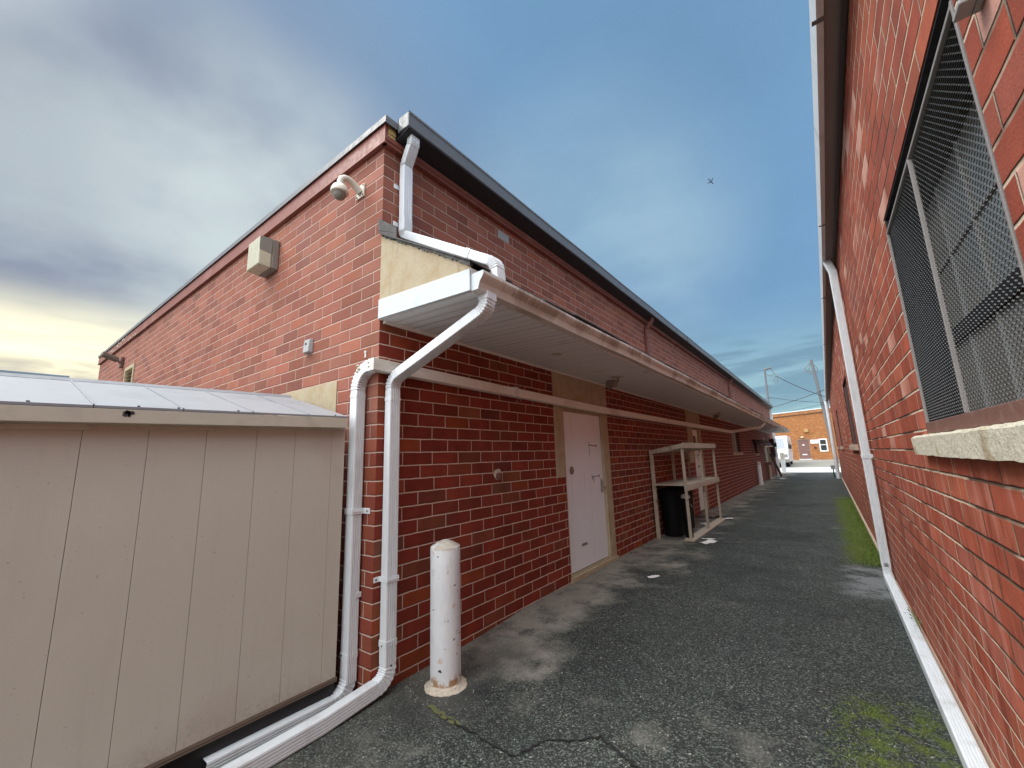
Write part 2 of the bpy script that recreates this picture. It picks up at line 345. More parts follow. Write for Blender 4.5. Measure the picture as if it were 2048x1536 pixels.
# ------------------------------------------------------------------ mesh helper
class MB:
    def __init__(s): s.v = []; s.f = []
    def quad(s, a, b, c, d):
        i = len(s.v); s.v += [tuple(a), tuple(b), tuple(c), tuple(d)]; s.f.append((i, i+1, i+2, i+3))
    def poly(s, pts):
        i = len(s.v); s.v += [tuple(p) for p in pts]; s.f.append(tuple(range(i, i+len(pts))))
    def box(s, x0, x1, y0, y1, z0, z1):
        s.hexa([(x0,y0,z0),(x1,y0,z0),(x1,y1,z0),(x0,y1,z0)], [(x0,y0,z1),(x1,y0,z1),(x1,y1,z1),(x0,y1,z1)])
        return s
    def hexa(s, lo, hi):
        i = len(s.v); s.v += [tuple(p) for p in lo] + [tuple(p) for p in hi]
        n = len(lo)
        s.f.append(tuple(i+k for k in reversed(range(n)))); s.f.append(tuple(i+n+k for k in range(n)))
        for k in range(n):
            l = (k+1) % n
            s.f.append((i+k, i+l, i+n+l, i+n+k))
        return s
    def prism(s, prof, a, b):
        """profile given as 3-D points, swept from offset a to offset b"""
        a = Vector(a); b = Vector(b)
        return s.hexa([tuple(Vector(p)+a) for p in prof], [tuple(Vector(p)+b) for p in prof])
    def beam(s, p, q, w, d, up=(0,0,1)):
        p = Vector(p); q = Vector(q); t = (q-p).normalized(); up = Vector(up)
        if abs(t.dot(up)) > .95: up = Vector((0,1,0))
        a = t.cross(up).normalized()*w/2; c = a.cross(t).normalized()*d/2
        return s.hexa([p-a-c, p+a-c, p+a+c, p-a+c], [q-a-c, q+a-c, q+a+c, q-a+c])
    def tube(s, pts, r, seg=12, cap=True):
        pts = [Vector(p) for p in pts]; n = len(pts)
        rs = r if isinstance(r, (list, tuple)) else [r]*n
        t0 = (pts[1]-pts[0]).normalized(); ref = Vector((0,0,1)) if abs(t0.z) < .9 else Vector((1,0,0))
        a = t0.cross(ref).normalized(); base = len(s.v)
        for i, p in enumerate(pts):
            t = ((pts[min(i+1, n-1)]-pts[i]).normalized() + (pts[i]-pts[max(i-1, 0)]).normalized()).normalized()
            a = (a - t*a.dot(t)).normalized(); c = t.cross(a)
            for k in range(seg):
                an = 2*PI*k/seg
                s.v.append(tuple(p + (a*math.cos(an) + c*math.sin(an))*rs[i]))
        for i in range(n-1):
            for k in range(seg):
                l = (k+1) % seg
                s.f.append((base+i*seg+k, base+i*seg+l, base+(i+1)*seg+l, base+(i+1)*seg+k))
        if cap:
            s.f.append(tuple(base+k for k in reversed(range(seg)))); s.f.append(tuple(base+(n-1)*seg+k for k in range(seg)))
        return s
    def lathe(s, c, prof, seg=32, jit=0.0):
        base = len(s.v)
        for (r, z) in prof:
            for k in range(seg):
                an = 2*PI*k/seg; rr = r*(1 + (random.uniform(-jit, jit) if jit else 0))
                s.v.append((c[0]+rr*math.cos(an), c[1]+rr*math.sin(an), c[2]+z))
        for i in range(len(prof)-1):
            for k in range(seg):
                l = (k+1) % seg
                s.f.append((base+i*seg+k, base+i*seg+l, base+(i+1)*seg+l, base+(i+1)*seg+k))
        s.f.append(tuple(base+k for k in reversed(range(seg)))); s.f.append(tuple(base+(len(prof)-1)*seg+k for k in range(seg)))
        return s
    def sweep(s, path, prof, up, closed=False, open_end=False):
        """path: list of (point, scale); prof: list of (a, b); a along side, b along up"""
        n = len(path); P = [Vector(p) for p, _ in path]
        u = Vector(up); base = len(s.v); m = len(prof)
        for i in range(n):
            t = Vector((0, 0, 0))
            if i < n-1: t += (P[i+1]-P[i]).normalized()
            if i > 0: t += (P[i]-P[i-1]).normalized()
            t.normalize()
            u = (u - t*u.dot(t)).normalized(); a = t.cross(u).normalized()
            sc = path[i][1]
            for (pa, pb) in prof: s.v.append(tuple(P[i] + a*pa*sc + u*pb*sc))
        for i in range(n-1):
            for k in range(m):
                l = (k+1) % m
                s.f.append((base+i*m+k, base+i*m+l, base+(i+1)*m+l, base+(i+1)*m+k))
        if not open_end:
            s.f.append(tuple(base+k for k in reversed(range(m)))); s.f.append(tuple(base+(n-1)*m+k for k in range(m)))
        return s

def ob(name, mb, mat, parent=None, bevel=0.0, smooth=False, seg=2):
    me = bpy.data.meshes.new(name)
    me.from_pydata(mb.v, [], mb.f); me.update()
    bm = bmesh.new(); bm.from_mesh(me); bmesh.ops.remove_doubles(bm, verts=bm.verts, dist=1e-5)
    bmesh.ops.recalc_face_normals(bm, faces=bm.faces); bm.to_mesh(me); bm.free()
    me.materials.append(M[mat] if isinstance(mat, str) else mat)
    o = bpy.data.objects.new(name, me); COL.objects.link(o)
    if parent is not None:
        o.parent = parent
        q = parent; off = Vector((0, 0, 0))
        while q is not None: off += q.location; q = q.parent
        o.location = -off
    if bevel:
        md = o.modifiers.new('bevel', 'BEVEL'); md.width = bevel; md.segments = seg; md.limit_method = 'ANGLE'; md.angle_limit = R(40)
    if smooth:
        for p in me.polygons: p.use_smooth = True
        me.set_sharp_from_angle(angle=R(38))
    return o
SPLIT = {'sleeve', 'end_cap', 'gutter_seam', 'hook', 'screw', 'bolt', 'rivet', 'strap', 'gutter_hanger', 'muntin', 'door_plate', 'scrape_mark', 'rung', 'sealant', 'stem', 'roof_seam', 'peeled_paint'}
def pieces(mb):
    n = len(mb.v); par = list(range(n))
    def fd(a):
        while par[a] != a: par[a] = par[par[a]]; a = par[a]
        return a
    for f in mb.f:
        for k in f[1:]: par[fd(k)] = fd(f[0])
    grp = {}
    for f in mb.f: grp.setdefault(fd(f[0]), []).append(f)
    out = []
    for fs in grp.values():
        m = MB(); mp = {}
        for f in fs:
            q = []
            for k in f:
                if k not in mp: mp[k] = len(m.v); m.v.append(mb.v[k])
                q.append(mp[k])
            m.f.append(tuple(q))
        out.append(m)
    return out
_ob = ob
def ob(name, mb, mat, parent=None, bevel=0.0, smooth=False, seg=2):
    if name in SPLIT and parent is not None:
        return [_ob(name, q, mat, parent, bevel, smooth, seg) for q in pieces(mb)][0]
    return _ob(name, mb, mat, parent, bevel, smooth, seg)
def tag(o, label, cat, group=None, kind=None):
    o['label'] = label; o['category'] = cat
    if group: o['group'] = group
    if kind: o['kind'] = kind
    return o
def thing(name, loc, label, cat, group=None):
    o = bpy.data.objects.new(name, None); COL.objects.link(o); o.location = loc; o.empty_display_size = .2
    return tag(o, label, cat, group)
def struct(name, mb, mat):
    o = ob(name, mb, mat); o['kind'] = 'structure'; return o

def wall_plane(mb, axis, c, a0, a1, z0, z1, holes, depth):
    """brick skin at axis=c with rectangular holes (a0,a1,z0,z1); reveals run 'depth' into the wall"""
    us = sorted({a0, a1, *[h[0] for h in holes], *[h[1] for h in holes]}); us = [u for u in us if a0 <= u <= a1]
    zs = sorted({z0, z1, *[h[2] for h in holes], *[h[3] for h in holes]}); zs = [q for q in zs if z0 <= q <= z1]
    pt = (lambda u, z, d=0: (c+d, u, z)) if axis == 'x' else (lambda u, z, d=0: (u, c+d, z))
    for i in range(len(us)-1):
        for j in range(len(zs)-1):
            um = (us[i]+us[i+1])/2; zm = (zs[j]+zs[j+1])/2
            if any(h[0] < um < h[1] and h[2] < zm < h[3] for h in holes): continue
            mb.quad(pt(us[i], zs[j]), pt(us[i+1], zs[j]), pt(us[i+1], zs[j+1]), pt(us[i], zs[j+1]))
    for (p, q, lo, hi) in holes:
        for (A, B) in (((p, lo), (q, lo)), ((q, lo), (q, hi)), ((q, hi), (p, hi)), ((p, hi), (p, lo))):
            mb.quad(pt(*A), pt(*B), pt(*B, depth), pt(*A, depth))

def fillet(pts, rads, n=12):
    """round the inner corners of a polyline; the arcs get an accordion scale"""
    pts = [Vector(p) for p in pts]; out = [(tuple(pts[0]), 1.0)]
    for i in range(1, len(pts)-1):
        r = rads[i-1]; a = (pts[i-1]-pts[i]).normalized(); b = (pts[i+1]-pts[i]).normalized()
        if r <= 0: out.append((tuple(pts[i]), 1.0)); continue
        ang = a.angle(b); d = r/math.tan(ang/2)
        p0 = pts[i]+a*d; p1 = pts[i]+b*d
        cen = pts[i] + (a+b).normalized()*(r/math.sin(ang/2))
        v0 = p0-cen; v1 = p1-cen; th = v0.angle(v1)
        out.append((tuple(p0 + a*.02), 1.0)); 
        for k in range(n+1):
            t = k/n
            v = (v0*math.sin((1-t)*th) + v1*math.sin(t*th))/math.sin(th)
            out.append((tuple(cen+v), 1.05 if k % 2 else .94))
        out.append((tuple(p1 + b*.02), 1.0))
    out.append((tuple(pts[-1]), 1.0))
    return out

def pipe_prof(w, d, ribs=4, depth=.0065):
    """rectangular downspout section; the two faces at +-w/2 carry the ribs"""
    hw, hd = w/2, d/2; c = .007; pr = []
    def ribface(sgn):
        o = []
        y0, y1 = -hd+c*1.6, hd-c*1.6
        for k in range(ribs):
            a = y0+(y1-y0)*k/ribs; b_ = y0+(y1-y0)*(k+1)/ribs; m = (a+b_)/2
            o += [(hw, a), (hw, m-.0042), (hw-depth, m-.0018), (hw-depth, m+.0018), (hw, m+.0042)]
        o.append((hw, y1))
        return [(sgn*p, sgn*q) for p, q in o]
    pr += [(hw-c, -hd), (hw-c*.3, -hd+c*.3)] + ribface(1) + [(hw-c*.3, hd-c*.3), (hw-c, hd)]
    pr += [(-hw+c, hd), (-hw+c*.3, hd-c*.3)] + ribface(-1) + [(-hw+c*.3, -hd+c*.3), (-hw+c, -hd)]
    return pr

# ------------------------------------------------------------------ ground
def sm(a, b, x):
    t = max(0, min(1, (x-a)/(b-a))); return t*t*(3-2*t)
def g(x, y):
    z = -.06*(1-sm(.3, 2.2, y))*(1-sm(.6, 1.9, x))
    z += -.045*(1-sm(-.16, .0, x))*(1-sm(-.1, .1, y))
    if y < 0: z += .03*max(y, -2.5)*(1-sm(.6, 2.0, x))
    if y > 30: z += .42*sm(0, 1, (y-30)/17.0) if y < 47 else .42
    z += .006*math.sin(3.1*x+1.7*y)*math.cos(2.3*y-x)*(1 if -3 < y < 29 and -.5 < x < 3.2 else 0)
    return z
gm = MB()
xs = [-600, -150, -60, -30, -14, -8, -4, -2, -1, -.6] + [-.4+.1*i for i in range(36)] + [3.3, 4, 6, 12, 30, 80, 200, 600]
ys = [-600, -150, -50, -20, -9, -5, -3.5] + [-2.6+.12*i for i in range(76)] + [7+.5*i for i in range(46)] + [30.3, 32, 34, 36, 38, 40, 42, 44, 46, 47, 50, 60, 90, 200, 600]
W_ = len(xs)
for yy in ys:
    for xx in xs: gm.v.append((xx, yy, g(xx, yy)))
for j in range(len(ys)-1):
    for i in range(W_-1): gm.f.append((j*W_+i, j*W_+i+1, (j+1)*W_+i+1, (j+1)*W_+i))
gro = struct('ground', gm, 'ground')
for p in gro.data.polygons: p.use_smooth = True
def sheet(name, x0, x1, yl, dz, mat):
    m = MB()
    for a, b_ in zip(yl[:-1], yl[1:]):
        m.quad((x0, a, g(0, a)+dz), (x1, a, g(0, a)+dz), (x1, b_, g(0, b_)+dz), (x0, b_, g(0, b_)+dz))
    return struct(name, m, mat)
sheet('pavement', -40, 40, [30.3, 32, 34, 35.6], .006, 'apron')
sheet('road', -60, 60, [35.6, 36, 38, 40, 42, 44, 46, 47], .008, 'road')

def crack(name, pts, w, mat, seed):
    rr = random.Random(seed); m = MB(); L = []
    for (a, b_) in zip(pts[:-1], pts[1:]):
        for k in range(6):
            t = k/6; L.append((a[0]+(b_[0]-a[0])*t+rr.uniform(-.011, .011), a[1]+(b_[1]-a[1])*t+rr.uniform(-.011, .011)))
    L.append(pts[-1])
    prev = None
    for i, (x, y) in enumerate(L):
        q = L[min(i+1, len(L)-1)]; p = L[max(i-1, 0)]; t = Vector((q[0]-p[0], q[1]-p[1])).normalized()
        ww = w*rr.uniform(.35, 1.1)*(1 if 0 < i < len(L)-1 else .2); n = Vector((-t.y, t.x))*ww/2
        e = ((x+n.x, y+n.y, g(x, y)+.006), (x-n.x, y-n.y, g(x, y)+.006))
        if prev: m.quad(prev[0], prev[1], e[1], e[0])
        prev = e
    return struct(name, m, mat)
crack('asphalt_crack', [(.50, .13), (.776, .115), (.965, .09), (1.12, .083), (1.155, .17), (1.19, .266), (1.33, .338), (1.43, .429), (1.52, .376), (1.635, .324), (1.72, .28), (1.86, .12)], .017, 'crack', 1)
crack('mossy_crack', [(.40, .16), (.50, .13), (.60, .125), (.70, .118)], .035, 'crack_moss', 2)

# ------------------------------------------------------------------ left brick building
LEN = 28.8; WID = 11.3
lb = thing('brick_building', (-5.6, 14, 0), 'long low weathered red brick building with an overhanging canopy on the left of the alley', 'building')
wm = MB()
holes = [(2.70, 3.87, -.01, 2.045), (9.0, 9.66, -.01, 2.03), (14.35, 15.95, 1.40, 2.22), (19.7, 20.6, 1.32, 1.85), (23.75, 25.0, -.01, 2.05)]
wall_plane(wm, 'x', 0.0, 0.0, LEN, -.3, 4.16, holes, -.11)
wall_plane(wm, 'y', 0.0, -WID, 0.0, -.3, 4.16, [(-8.35, -7.72, 2.95, 3.42)], .12)
wall_plane(wm, 'x', -WID, 0.0, LEN, -.3, 4.16, [], .1)
wall_plane(wm, 'y', LEN, -WID, 0.0, -.3, 4.16, [], .1)
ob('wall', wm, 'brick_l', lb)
ob('roof', MB().box(-WID+.05, -.02, .02, LEN-.02, 4.165, 4.20), 'roof_dark', lb)
# end wall fascia and coping
ob('fascia_board', MB().box(-WID-.05, .052, -.032, -.002, 4.02, 4.205).box(-WID-.05, .05, -.040, -.0325, 4.02, 4.032), 'brown_metal', lb, .003)
patch = MB()
for i in range(26):
    x = -10.6 + i*.11 + random.uniform(-.03, .03); w = random.uniform(.02, .09); z = random.uniform(4.04, 4.16); hh = random.uniform(.02, .05)
    patch.quad((x, -.0345, z), (x+w, -.0345, z+random.uniform(-.01, .01)), (x+w, -.0345, z+hh), (x+random.uniform(0, .03), -.0345, z+hh))
ob('peeled_paint', patch, 'shed_trim', lb)
cop = MB().box(-WID-.06, .085, -.050, .12, 4.2055, 4.245)
cop.box(-WID-.06, .085, -.052, -.0445, 4.185, 4.2052).box(.0775, .0855, -.044, .066, 4.178, 4.2052)
ob('coping', cop, 'grey_metal', lb, .002)
ob('plywood_end', MB().box(.004, .046, -.001, .075, 4.098, 4.204).box(.0465, .054, .012, .072, 4.13, 4.176), 'wood_raw', lb)
tb = MB().box(.0005, .050, -.03, LEN, 4.02, 4.096).box(.0505, .058, -.036, LEN, 4.05, 4.094)
ob('trim_board', tb, 'brown_metal', lb, .003)
ob('eave_gap_shade', MB().box(.004, .058, .08, LEN, 4.10, 4.20), 'black', lb)  # black strip standing for the shaded gap between gutter and trim
# upper gutter (box profile, falls slightly to the far end)
def gutter_long(x0, x1, zb0, zt0, drop, y0, y1):
    m = MB(); n = 40; t = .004
    prof = [(x0, 1), (x0, 0), (x1-.006, 0), (x1, .05), (x1+.004, .82), (x1+.010, .86), (x1+.010, 1.0), (x1-.006, 1.0), (x1-.006, .9), (x1-.010, .06), (x0+t, .05), (x0+t, 1)]
    base = len(m.v); k = len(prof)
    for i in range(n+1):
        y = y0+(y1-y0)*i/n; dz = -drop*i/n
        wob = .004*math.sin(i*1.7)*(0 if i == 0 else 1)
        for (x, s_) in prof: m.v.append((x, y, zb0+(zt0-zb0)*s_+dz+wob))
    for i in range(n):
        for j in range(k):
            l = (j+1) % k
            m.f.append((base+i*k+j, base+i*k+l, base+(i+1)*k+l, base+(i+1)*k+j))
    m.poly([(x0+.001, y0+.002, zt0), (x0+.001, y0+.002, zb0), (x1, y0+.002, zb0), (x1+.004, y0+.002, zt0)])
    m.poly([(x0+.001, y1-.002, zt0-drop), (x0+.001, y1-.002, zb0-drop), (x1, y1-.002, zb0-drop), (x1+.004, y1-.002, zt0-drop)])
    return m
ug = ob('eave_gutter', gutter_long(.088, .222, 4.150, 4.284, .09, .068, LEN+.05), 'grey_metal', lb)
ob('gutter_shade_sheet', MB().hexa([(.060, .075, 4.100), (.215, .075, 4.140), (.215, LEN, 4.050), (.060, LEN, 4.010)], [(.060, .075, 4.104), (.215, .075, 4.1485), (.215, LEN, 4.0585), (.060, LEN, 4.014)]), 'black', ug)  # black sheet standing for the shade on the gutter underside
sj = MB()
for y in (8.6, 17.5):
    sj.box(.2335, .2375, y, y+.05, 4.13, 4.262)
ob('gutter_seam', sj, 'grey_metal', ug)
# louvred vent on the end wall
vt = ob('vent', MB().box(-8.40, -8.33, -.02, .10, 2.90, 3.47).box(-7.74, -7.67, -.02, .10, 2.90, 3.47).box(-8.329, -7.741, -.02, .10, 3.40, 3.47).box(-8.329, -7.741, -.02, .10, 2.90, 2.96), 'stucco', lb)
lv = MB()
for i in range(6):
    z = 2.99+i*.07
    lv.hexa([(-8.32, -.012, z), (-7.75, -.012, z), (-7.75, .0, z+.004), (-8.32, .0, z+.004)], [(-8.32, .06, z+.055), (-7.75, .06, z+.055), (-7.75, .068, z+.05), (-8.32, .068, z+.05)])
ob('louvre', lv, 'sill_plain', vt)
ob('vent_void', MB().box(-8.325, -7.745, .085, .098, 2.961, 3.399), 'black', vt)
# stucco patch beside the shed on the end wall
ob('stucco_patch', MB().box(-1.56, -.557, -.006, .02, 1.70, 2.126), 'stucco', lb)
# grey replacement brick
ob('grey_brick', MB().box(-.02, .0025, 1.49, 1.685, 3.867, 3.957), 'box_grey', lb)

# door 1 with stucco surround
ob('stucco_surround', MB().box(-.02, .010, 2.478, 2.699, 1.205, 2.045).box(-.02, .010, 2.478, 4.03, 2.0455, 2.515), 'stucco', lb)
def jamb(y0, y1, z1):
    return MB().box(-.10, .012, y0, y1, .02, z1)
d1 = ob('door', MB().box(-.075, -.028, 2.712, 3.812, .072, 2.022), 'door', lb, .003)
fr = MB().box(-.085, .004, 2.701, 2.7115, .07, 2.03).box(-.085, -.005, 2.712, 3.83, 2.0235, 2.044)

ob('door_frame', fr, 'stucco', d1, .003)
ob('door_jamb', MB().box(-.10, .013, 3.8135, 4.01, .018, 2.045), 'stucco', d1, .003)
ob('threshold', MB().box(-.108, .03, 2.69, 4.03, -.02, .045).box(-.09, -.01, 2.705, 3.81, .0455, .06), 'stucco', d1, .004)
hd = MB().box(-.0275, -.020, 3.715, 3.765, .94, 1.13).beam((-.02, 3.74, 1.02), (.028, 3.74, 1.02), .02, .02).beam((.026, 3.742, 1.02), (.026, 3.65, 1.012), .016, .018).beam((-.02, 3.74, 1.09), (.0, 3.74, 1.09), .03, .03)
ob('handle', hd, 'steel', d1, .002)
ob('cover_plate', MB().tube([(-.0275, 2.90, 1.275), (-.021, 2.90, 1.275)], .052, 16), 'lamp_body', d1)
ob('door_plate', MB().box(-.0275, -.022, 3.06, 3.20, .335, .365), 'steel', d1)
sm_ = MB()
for (a, b_, w) in (((3.43, 1.60), (3.66, 1.585), .012), ((3.43, 1.60), (3.435, 1.46), .008), ((3.47, 1.165), (3.70, 1.172), .010), ((3.50, 1.165), (3.515, 1.09), .012), ((3.43, 1.64), (3.43, 1.57), .012), ((3.465, 1.20), (3.47, 1.13), .010), ((3.66, 1.61), (3.66, 1.57), .010), ((3.69, 1.19), (3.69, 1.15), .01)):
    sm_.beam((-.0272, a[0], a[1]), (-.0272, b_[0], b_[1]), w, .0014, up=(1, 0, 0))
ob('scrape_mark', sm_, 'dark_brown', d1)
# door 2
ob('stucco_surround', MB().box(-.02, .010, 8.52, 8.99, 1.21, 2.06).box(-.02, .010, 8.52, 9.86, 2.0605, 2.49), 'stucco', lb)
d2 = ob('door', MB().box(-.075, -.028, 9.005, 9.60, .06, 2.02), 'white_old', lb, .003)
fr = MB().box(-.10, .012, 9.605, 9.84, .02, 2.035)
ob('door_frame', fr, 'stucco', d2, .003)
ob('door_sign', MB().box(-.0275, -.024, 9.16, 9.36, 1.66, 1.86), 'dark_brown', d2)
sm_ = MB()
for (a, b_, w) in (((9.35, 1.40), (9.55, 1.36), .02), ((9.40, 1.36), (9.44, 1.24), .016), ((9.33, 1.10), (9.56, 1.12), .03), ((9.40, .80), (9.55, .80), .12)):
    sm_.beam((-.0268, a[0], a[1]), (-.0268, b_[0], b_[1]), w, .0014, up=(1, 0, 0))
ob('scrape_mark', sm_, 'dark_brown', d2)
# far windows and the far doorway
def plain_window(parent, y0, y1, z0, z1, sill=True):
    w = ob('window', MB().box(-.10, -.06, y0+.001, y0+.05, z0, z1).box(-.10, -.06, y1-.05, y1-.001, z0, z1).box(-.10, -.06, y0+.0505, y1-.0505, z1-.05, z1-.001).box(-.10, -.06, y0+.0505, y1-.0505, z0+.001, z0+.05).box(-.095, -.065, (y0+y1)/2-.02, (y0+y1)/2+.02, z0+.0505, z1-.0505), 'lamp_body', parent)
    ob('glass', MB().box(-.088, -.078, y0+.04, y1-.04, z0+.04, z1-.04), 'glass_dark', w)
    if sill: ob('sill', MB().box(-.09, .05, y0-.12, y1+.1, z0-.09, z0-.001), 'sill_plain', w, .006)
plain_window(lb, 14.35, 15.95, 1.40, 2.22)
plain_window(lb, 19.7, 20.6, 1.32, 1.85)
d3 = ob('door', MB().box(-.08, -.04, 23.79, 24.95, .03, 2.0), 'tan_door', lb, .004)
ob('door_frame', MB().box(-.09, .03, 23.3, 23.748, .0, 2.1), 'tan_door', d3)
ob('door_frame', MB().box(-.09, .02, 24.96, 25.12, .0, 2.1), 'tan_door', d3)

# canopy along the alley wall
YC = 26.4
can = ob('canopy', MB().hexa([(.002, .012, 2.70), (.93, .012, 2.62), (.93, .012, 2.655), (.002, .012, 3.205)], [(.002, YC, 2.62), (.93, YC, 2.55), (.93, YC, 2.585), (.002, YC, 3.13)]), 'roof_dark', lb)
rs = MB()
nseg = 60
for i in range(nseg):      # roofing felt sheet with a ragged overhanging edge
    y0 = -.03+(YC+.05)*i/nseg; y1 = -.03+(YC+.05)*(i+1)/nseg; d0 = -.07*i/nseg
    e = .965+random.uniform(-.012, .02)
    rs.hexa([(.003, y0, 3.225+d0), (e, y0, 2.676+d0), (e, y1, 2.676+d0), (.003, y1, 3.225+d0)], [(.003, y0, 3.233+d0), (e, y0, 2.686+d0), (e, y1, 2.686+d0), (.003, y1, 3.233+d0)])
ob('roof_felt', rs, 'dark_gap', can)
ob('end_panel', MB().hexa([(-.004, -.004, 2.681), (.935, -.004, 2.639), (.94, -.004, 2.675), (.0, -.004, 3.215)], [(-.004, .011, 2.681), (.935, .011, 2.639), (.94, .011, 2.675), (.0, .011, 3.215)]), 'stucco', can, .002)
fl = MB(); pts = []
n = 14
for i in range(n+1):
    t = i/n; x = -.035+1.0*t; zt = 3.262-.59*t if t > .2 else 3.39-.13*(t/.2)-.107*(t/.2)
    pts.append(x)
fl.hexa([(-.033, -.014, 3.27), (.02, -.014, 3.222), (.20, -.014, 3.112), (.20, -.014, 3.165)], [(-.033, -.005, 3.27), (.02, -.005, 3.222), (.20, -.005, 3.112), (.20, -.005, 3.165)])
fl.hexa([(-.033, -.014, 3.275), (.20, -.014, 3.166), (.20, -.014, 3.21), (-.033, -.014, 3.382)], [(-.033, -.005, 3.275), (.20, -.005, 3.166), (.20, -.005, 3.21), (-.033, -.005, 3.382)])
ob('flashing', fl, 'dark_gap', can)
re_ = MB()
for i in range(30):        # ragged felt edge above the stucco end
    t0 = i/30; t1 = (i+1)/30; a = random.uniform(.006, .024); b_ = random.uniform(.006, .024)
    za = 3.222-.55*t0; zb = 3.222-.55*t1; xa = .02+.93*t0; xb = .02+.93*t1
    re_.hexa([(xa, -.016, za-a), (xb, -.016, zb-b_), (xb, -.016, zb+.012), (xa, -.016, za+.012)], [(xa, .012, za-a), (xb, .012, zb-b_), (xb, .012, zb+.012), (xa, .012, za+.012)])
ob('felt_edge', re_, 'dark_gap', can)
ob('fascia', MB().hexa([(-.006, -.012, 2.531), (.9425, -.012, 2.493), (.9425, -.012, 2.638), (-.006, -.012, 2.682)], [(-.006, .0, 2.531), (.9425, .0, 2.493), (.9425, .0, 2.638), (-.006, .0, 2.682)]), 'white_trim', can, .0015)
ob('soffit', MB().hexa([(.001, .001, 2.522), (.93, .001, 2.490), (.93, YC, 2.40), (.001, YC, 2.425)], [(.001, .001, 2.535), (.93, .001, 2.503), (.93, YC, 2.413), (.001, YC, 2.438)]), 'soffit', can)
st = MB().hexa([(.0015, .03, 2.500), (.022, .03, 2.500), (.022, YC-.1, 2.404), (.0015, YC-.1, 2.404)], [(.0015, .03, 2.521), (.022, .03, 2.521), (.022, YC-.1, 2.424), (.0015, YC-.1, 2.424)])
ob('soffit_trim', st, 'white_old', can)
ob('back_fascia', MB().hexa([(.931, .002, 2.497), (.942, .002, 2.497), (.942, YC, 2.405), (.931, YC, 2.405)], [(.931, .002, 2.65), (.942, .002, 2.65), (.942, YC, 2.56), (.931, YC, 2.56)]), 'white_old', can)
# K-style canopy gutter
kp = [(.944, .0), (1.0, .0), (1.006, .022), (1.014, .045), (1.036, .074), (1.046, .092), (1.046, .112), (1.034, .112), (1.034, .1), (1.022, .078), (1.002, .048), (.994, .008), (.950, .008), (.950, .115), (.944, .115)]
km = MB(); n = 90; base = 0; k = len(kp)
for i in range(n+1):
    y = .004+(YC+.05)*i/n; dz = -.075*i/n + .004*math.sin(i*.9)+(.012*math.sin(i/n*PI*3) if i > 4 else 0)*.5
    for (x, z) in kp: km.v.append((x, y, 2.492+z+dz))
for i in range(n):
    for j in range(k):
        l = (j+1) % k
        km.f.append((i*k+j, i*k+l, (i+1)*k+l, (i+1)*k+j))
kg = ob('canopy_gutter', km, 'gutter_stained', can)
cap = MB()
for y in (.0025, YC+.055):
    dz = 0 if y < 1 else -.075
    cap.poly([(x, y, 2.492+z+dz) for x, z in kp[:8]] + [(.944, y, 2.604+dz)])
ob('end_cap', cap, 'white_trim', kg)
hg = MB()
for i in range(26):
    y = .55+i*1.02; dz = -.075*y/YC
    hg.beam((.948, y, 2.600+dz), (1.04, y, 2.598+dz), .02, .003)
ob('gutter_hanger', hg, 'steel', kg)

# ------------------------------------------------------------------ downspouts on the left building
def strap(parent, m, bev=.002): return ob('strap', m, 'white_metal', parent, bev)
def screw(parent, pts):
    m = MB()
    for p, d in pts:
        p = Vector(p); m.tube([p, p+Vector(d)*.004], .006, 8)
    return ob('screw', m, 'black', parent)
# 1: corner downspout from the canopy gutter, down the alley face, out along the ground
dA = thing('downspout', (.045, .09, -.06), 'white downspout slanting from the canopy gutter to the brick corner and out along the asphalt', 'downspout', 'white downspouts')
prA = pipe_prof(.074, .088)
pA1 = fillet([(.968, .13, 2.50), (.968, .12, 2.395), (.05, .096, 2.065), (.05, .096, .20)], [.075, .10])
ob('pipe', MB().sweep(pA1, prA, (0, 1, 0)), 'white_metal', dA)
pA2 = fillet([(.05, .096, .26), (.05, .098, .022), (.056, -.35, -.022), (.050, -2.2, -.075)], [.10, 0.0])
prA2 = pipe_prof(.076, .090)
ob('ground_run', MB().sweep(pA2, prA2, (0, 1, 0), open_end=True), 'white_metal', dA)
sl = MB(); s0 = pA1[0][0]
sl.sweep([((.968, .13, 2.502), 1.0), ((.968, .128, 2.455), 1.0)], pipe_prof(.083, .098), (0, 1, 0))
for q in (.2, .195):
    pass
sl.sweep([((.05, .096, 1.925), 1.0), ((.05, .096, 1.90), 1.0)], pipe_prof(.079, .093), (0, 1, 0))
sl.sweep([((.05, .096, .275), 1.0), ((.05, .096, .235), 1.0)], pipe_prof(.082, .096), (0, 1, 0))
ob('sleeve', sl, 'white_metal', dA)
zs_ = .66
stp = MB().box(.005, .0095, -.0, .052, zs_-.018, zs_+.018).box(.005, .094, .0475, .0505, zs_-.018, zs_+.018).box(.089, .094, .051, .146, zs_-.018, zs_+.018).box(.0905, .0965, .05, .146, zs_-.005, zs_+.005)
strap(dA, stp)
screw(dA, [((.0095, .018, zs_), (1, 0, 0)), ((.087, .096, .12), (1, 0, 0)), ((.05, .05, .245), (0, -1, 0))])

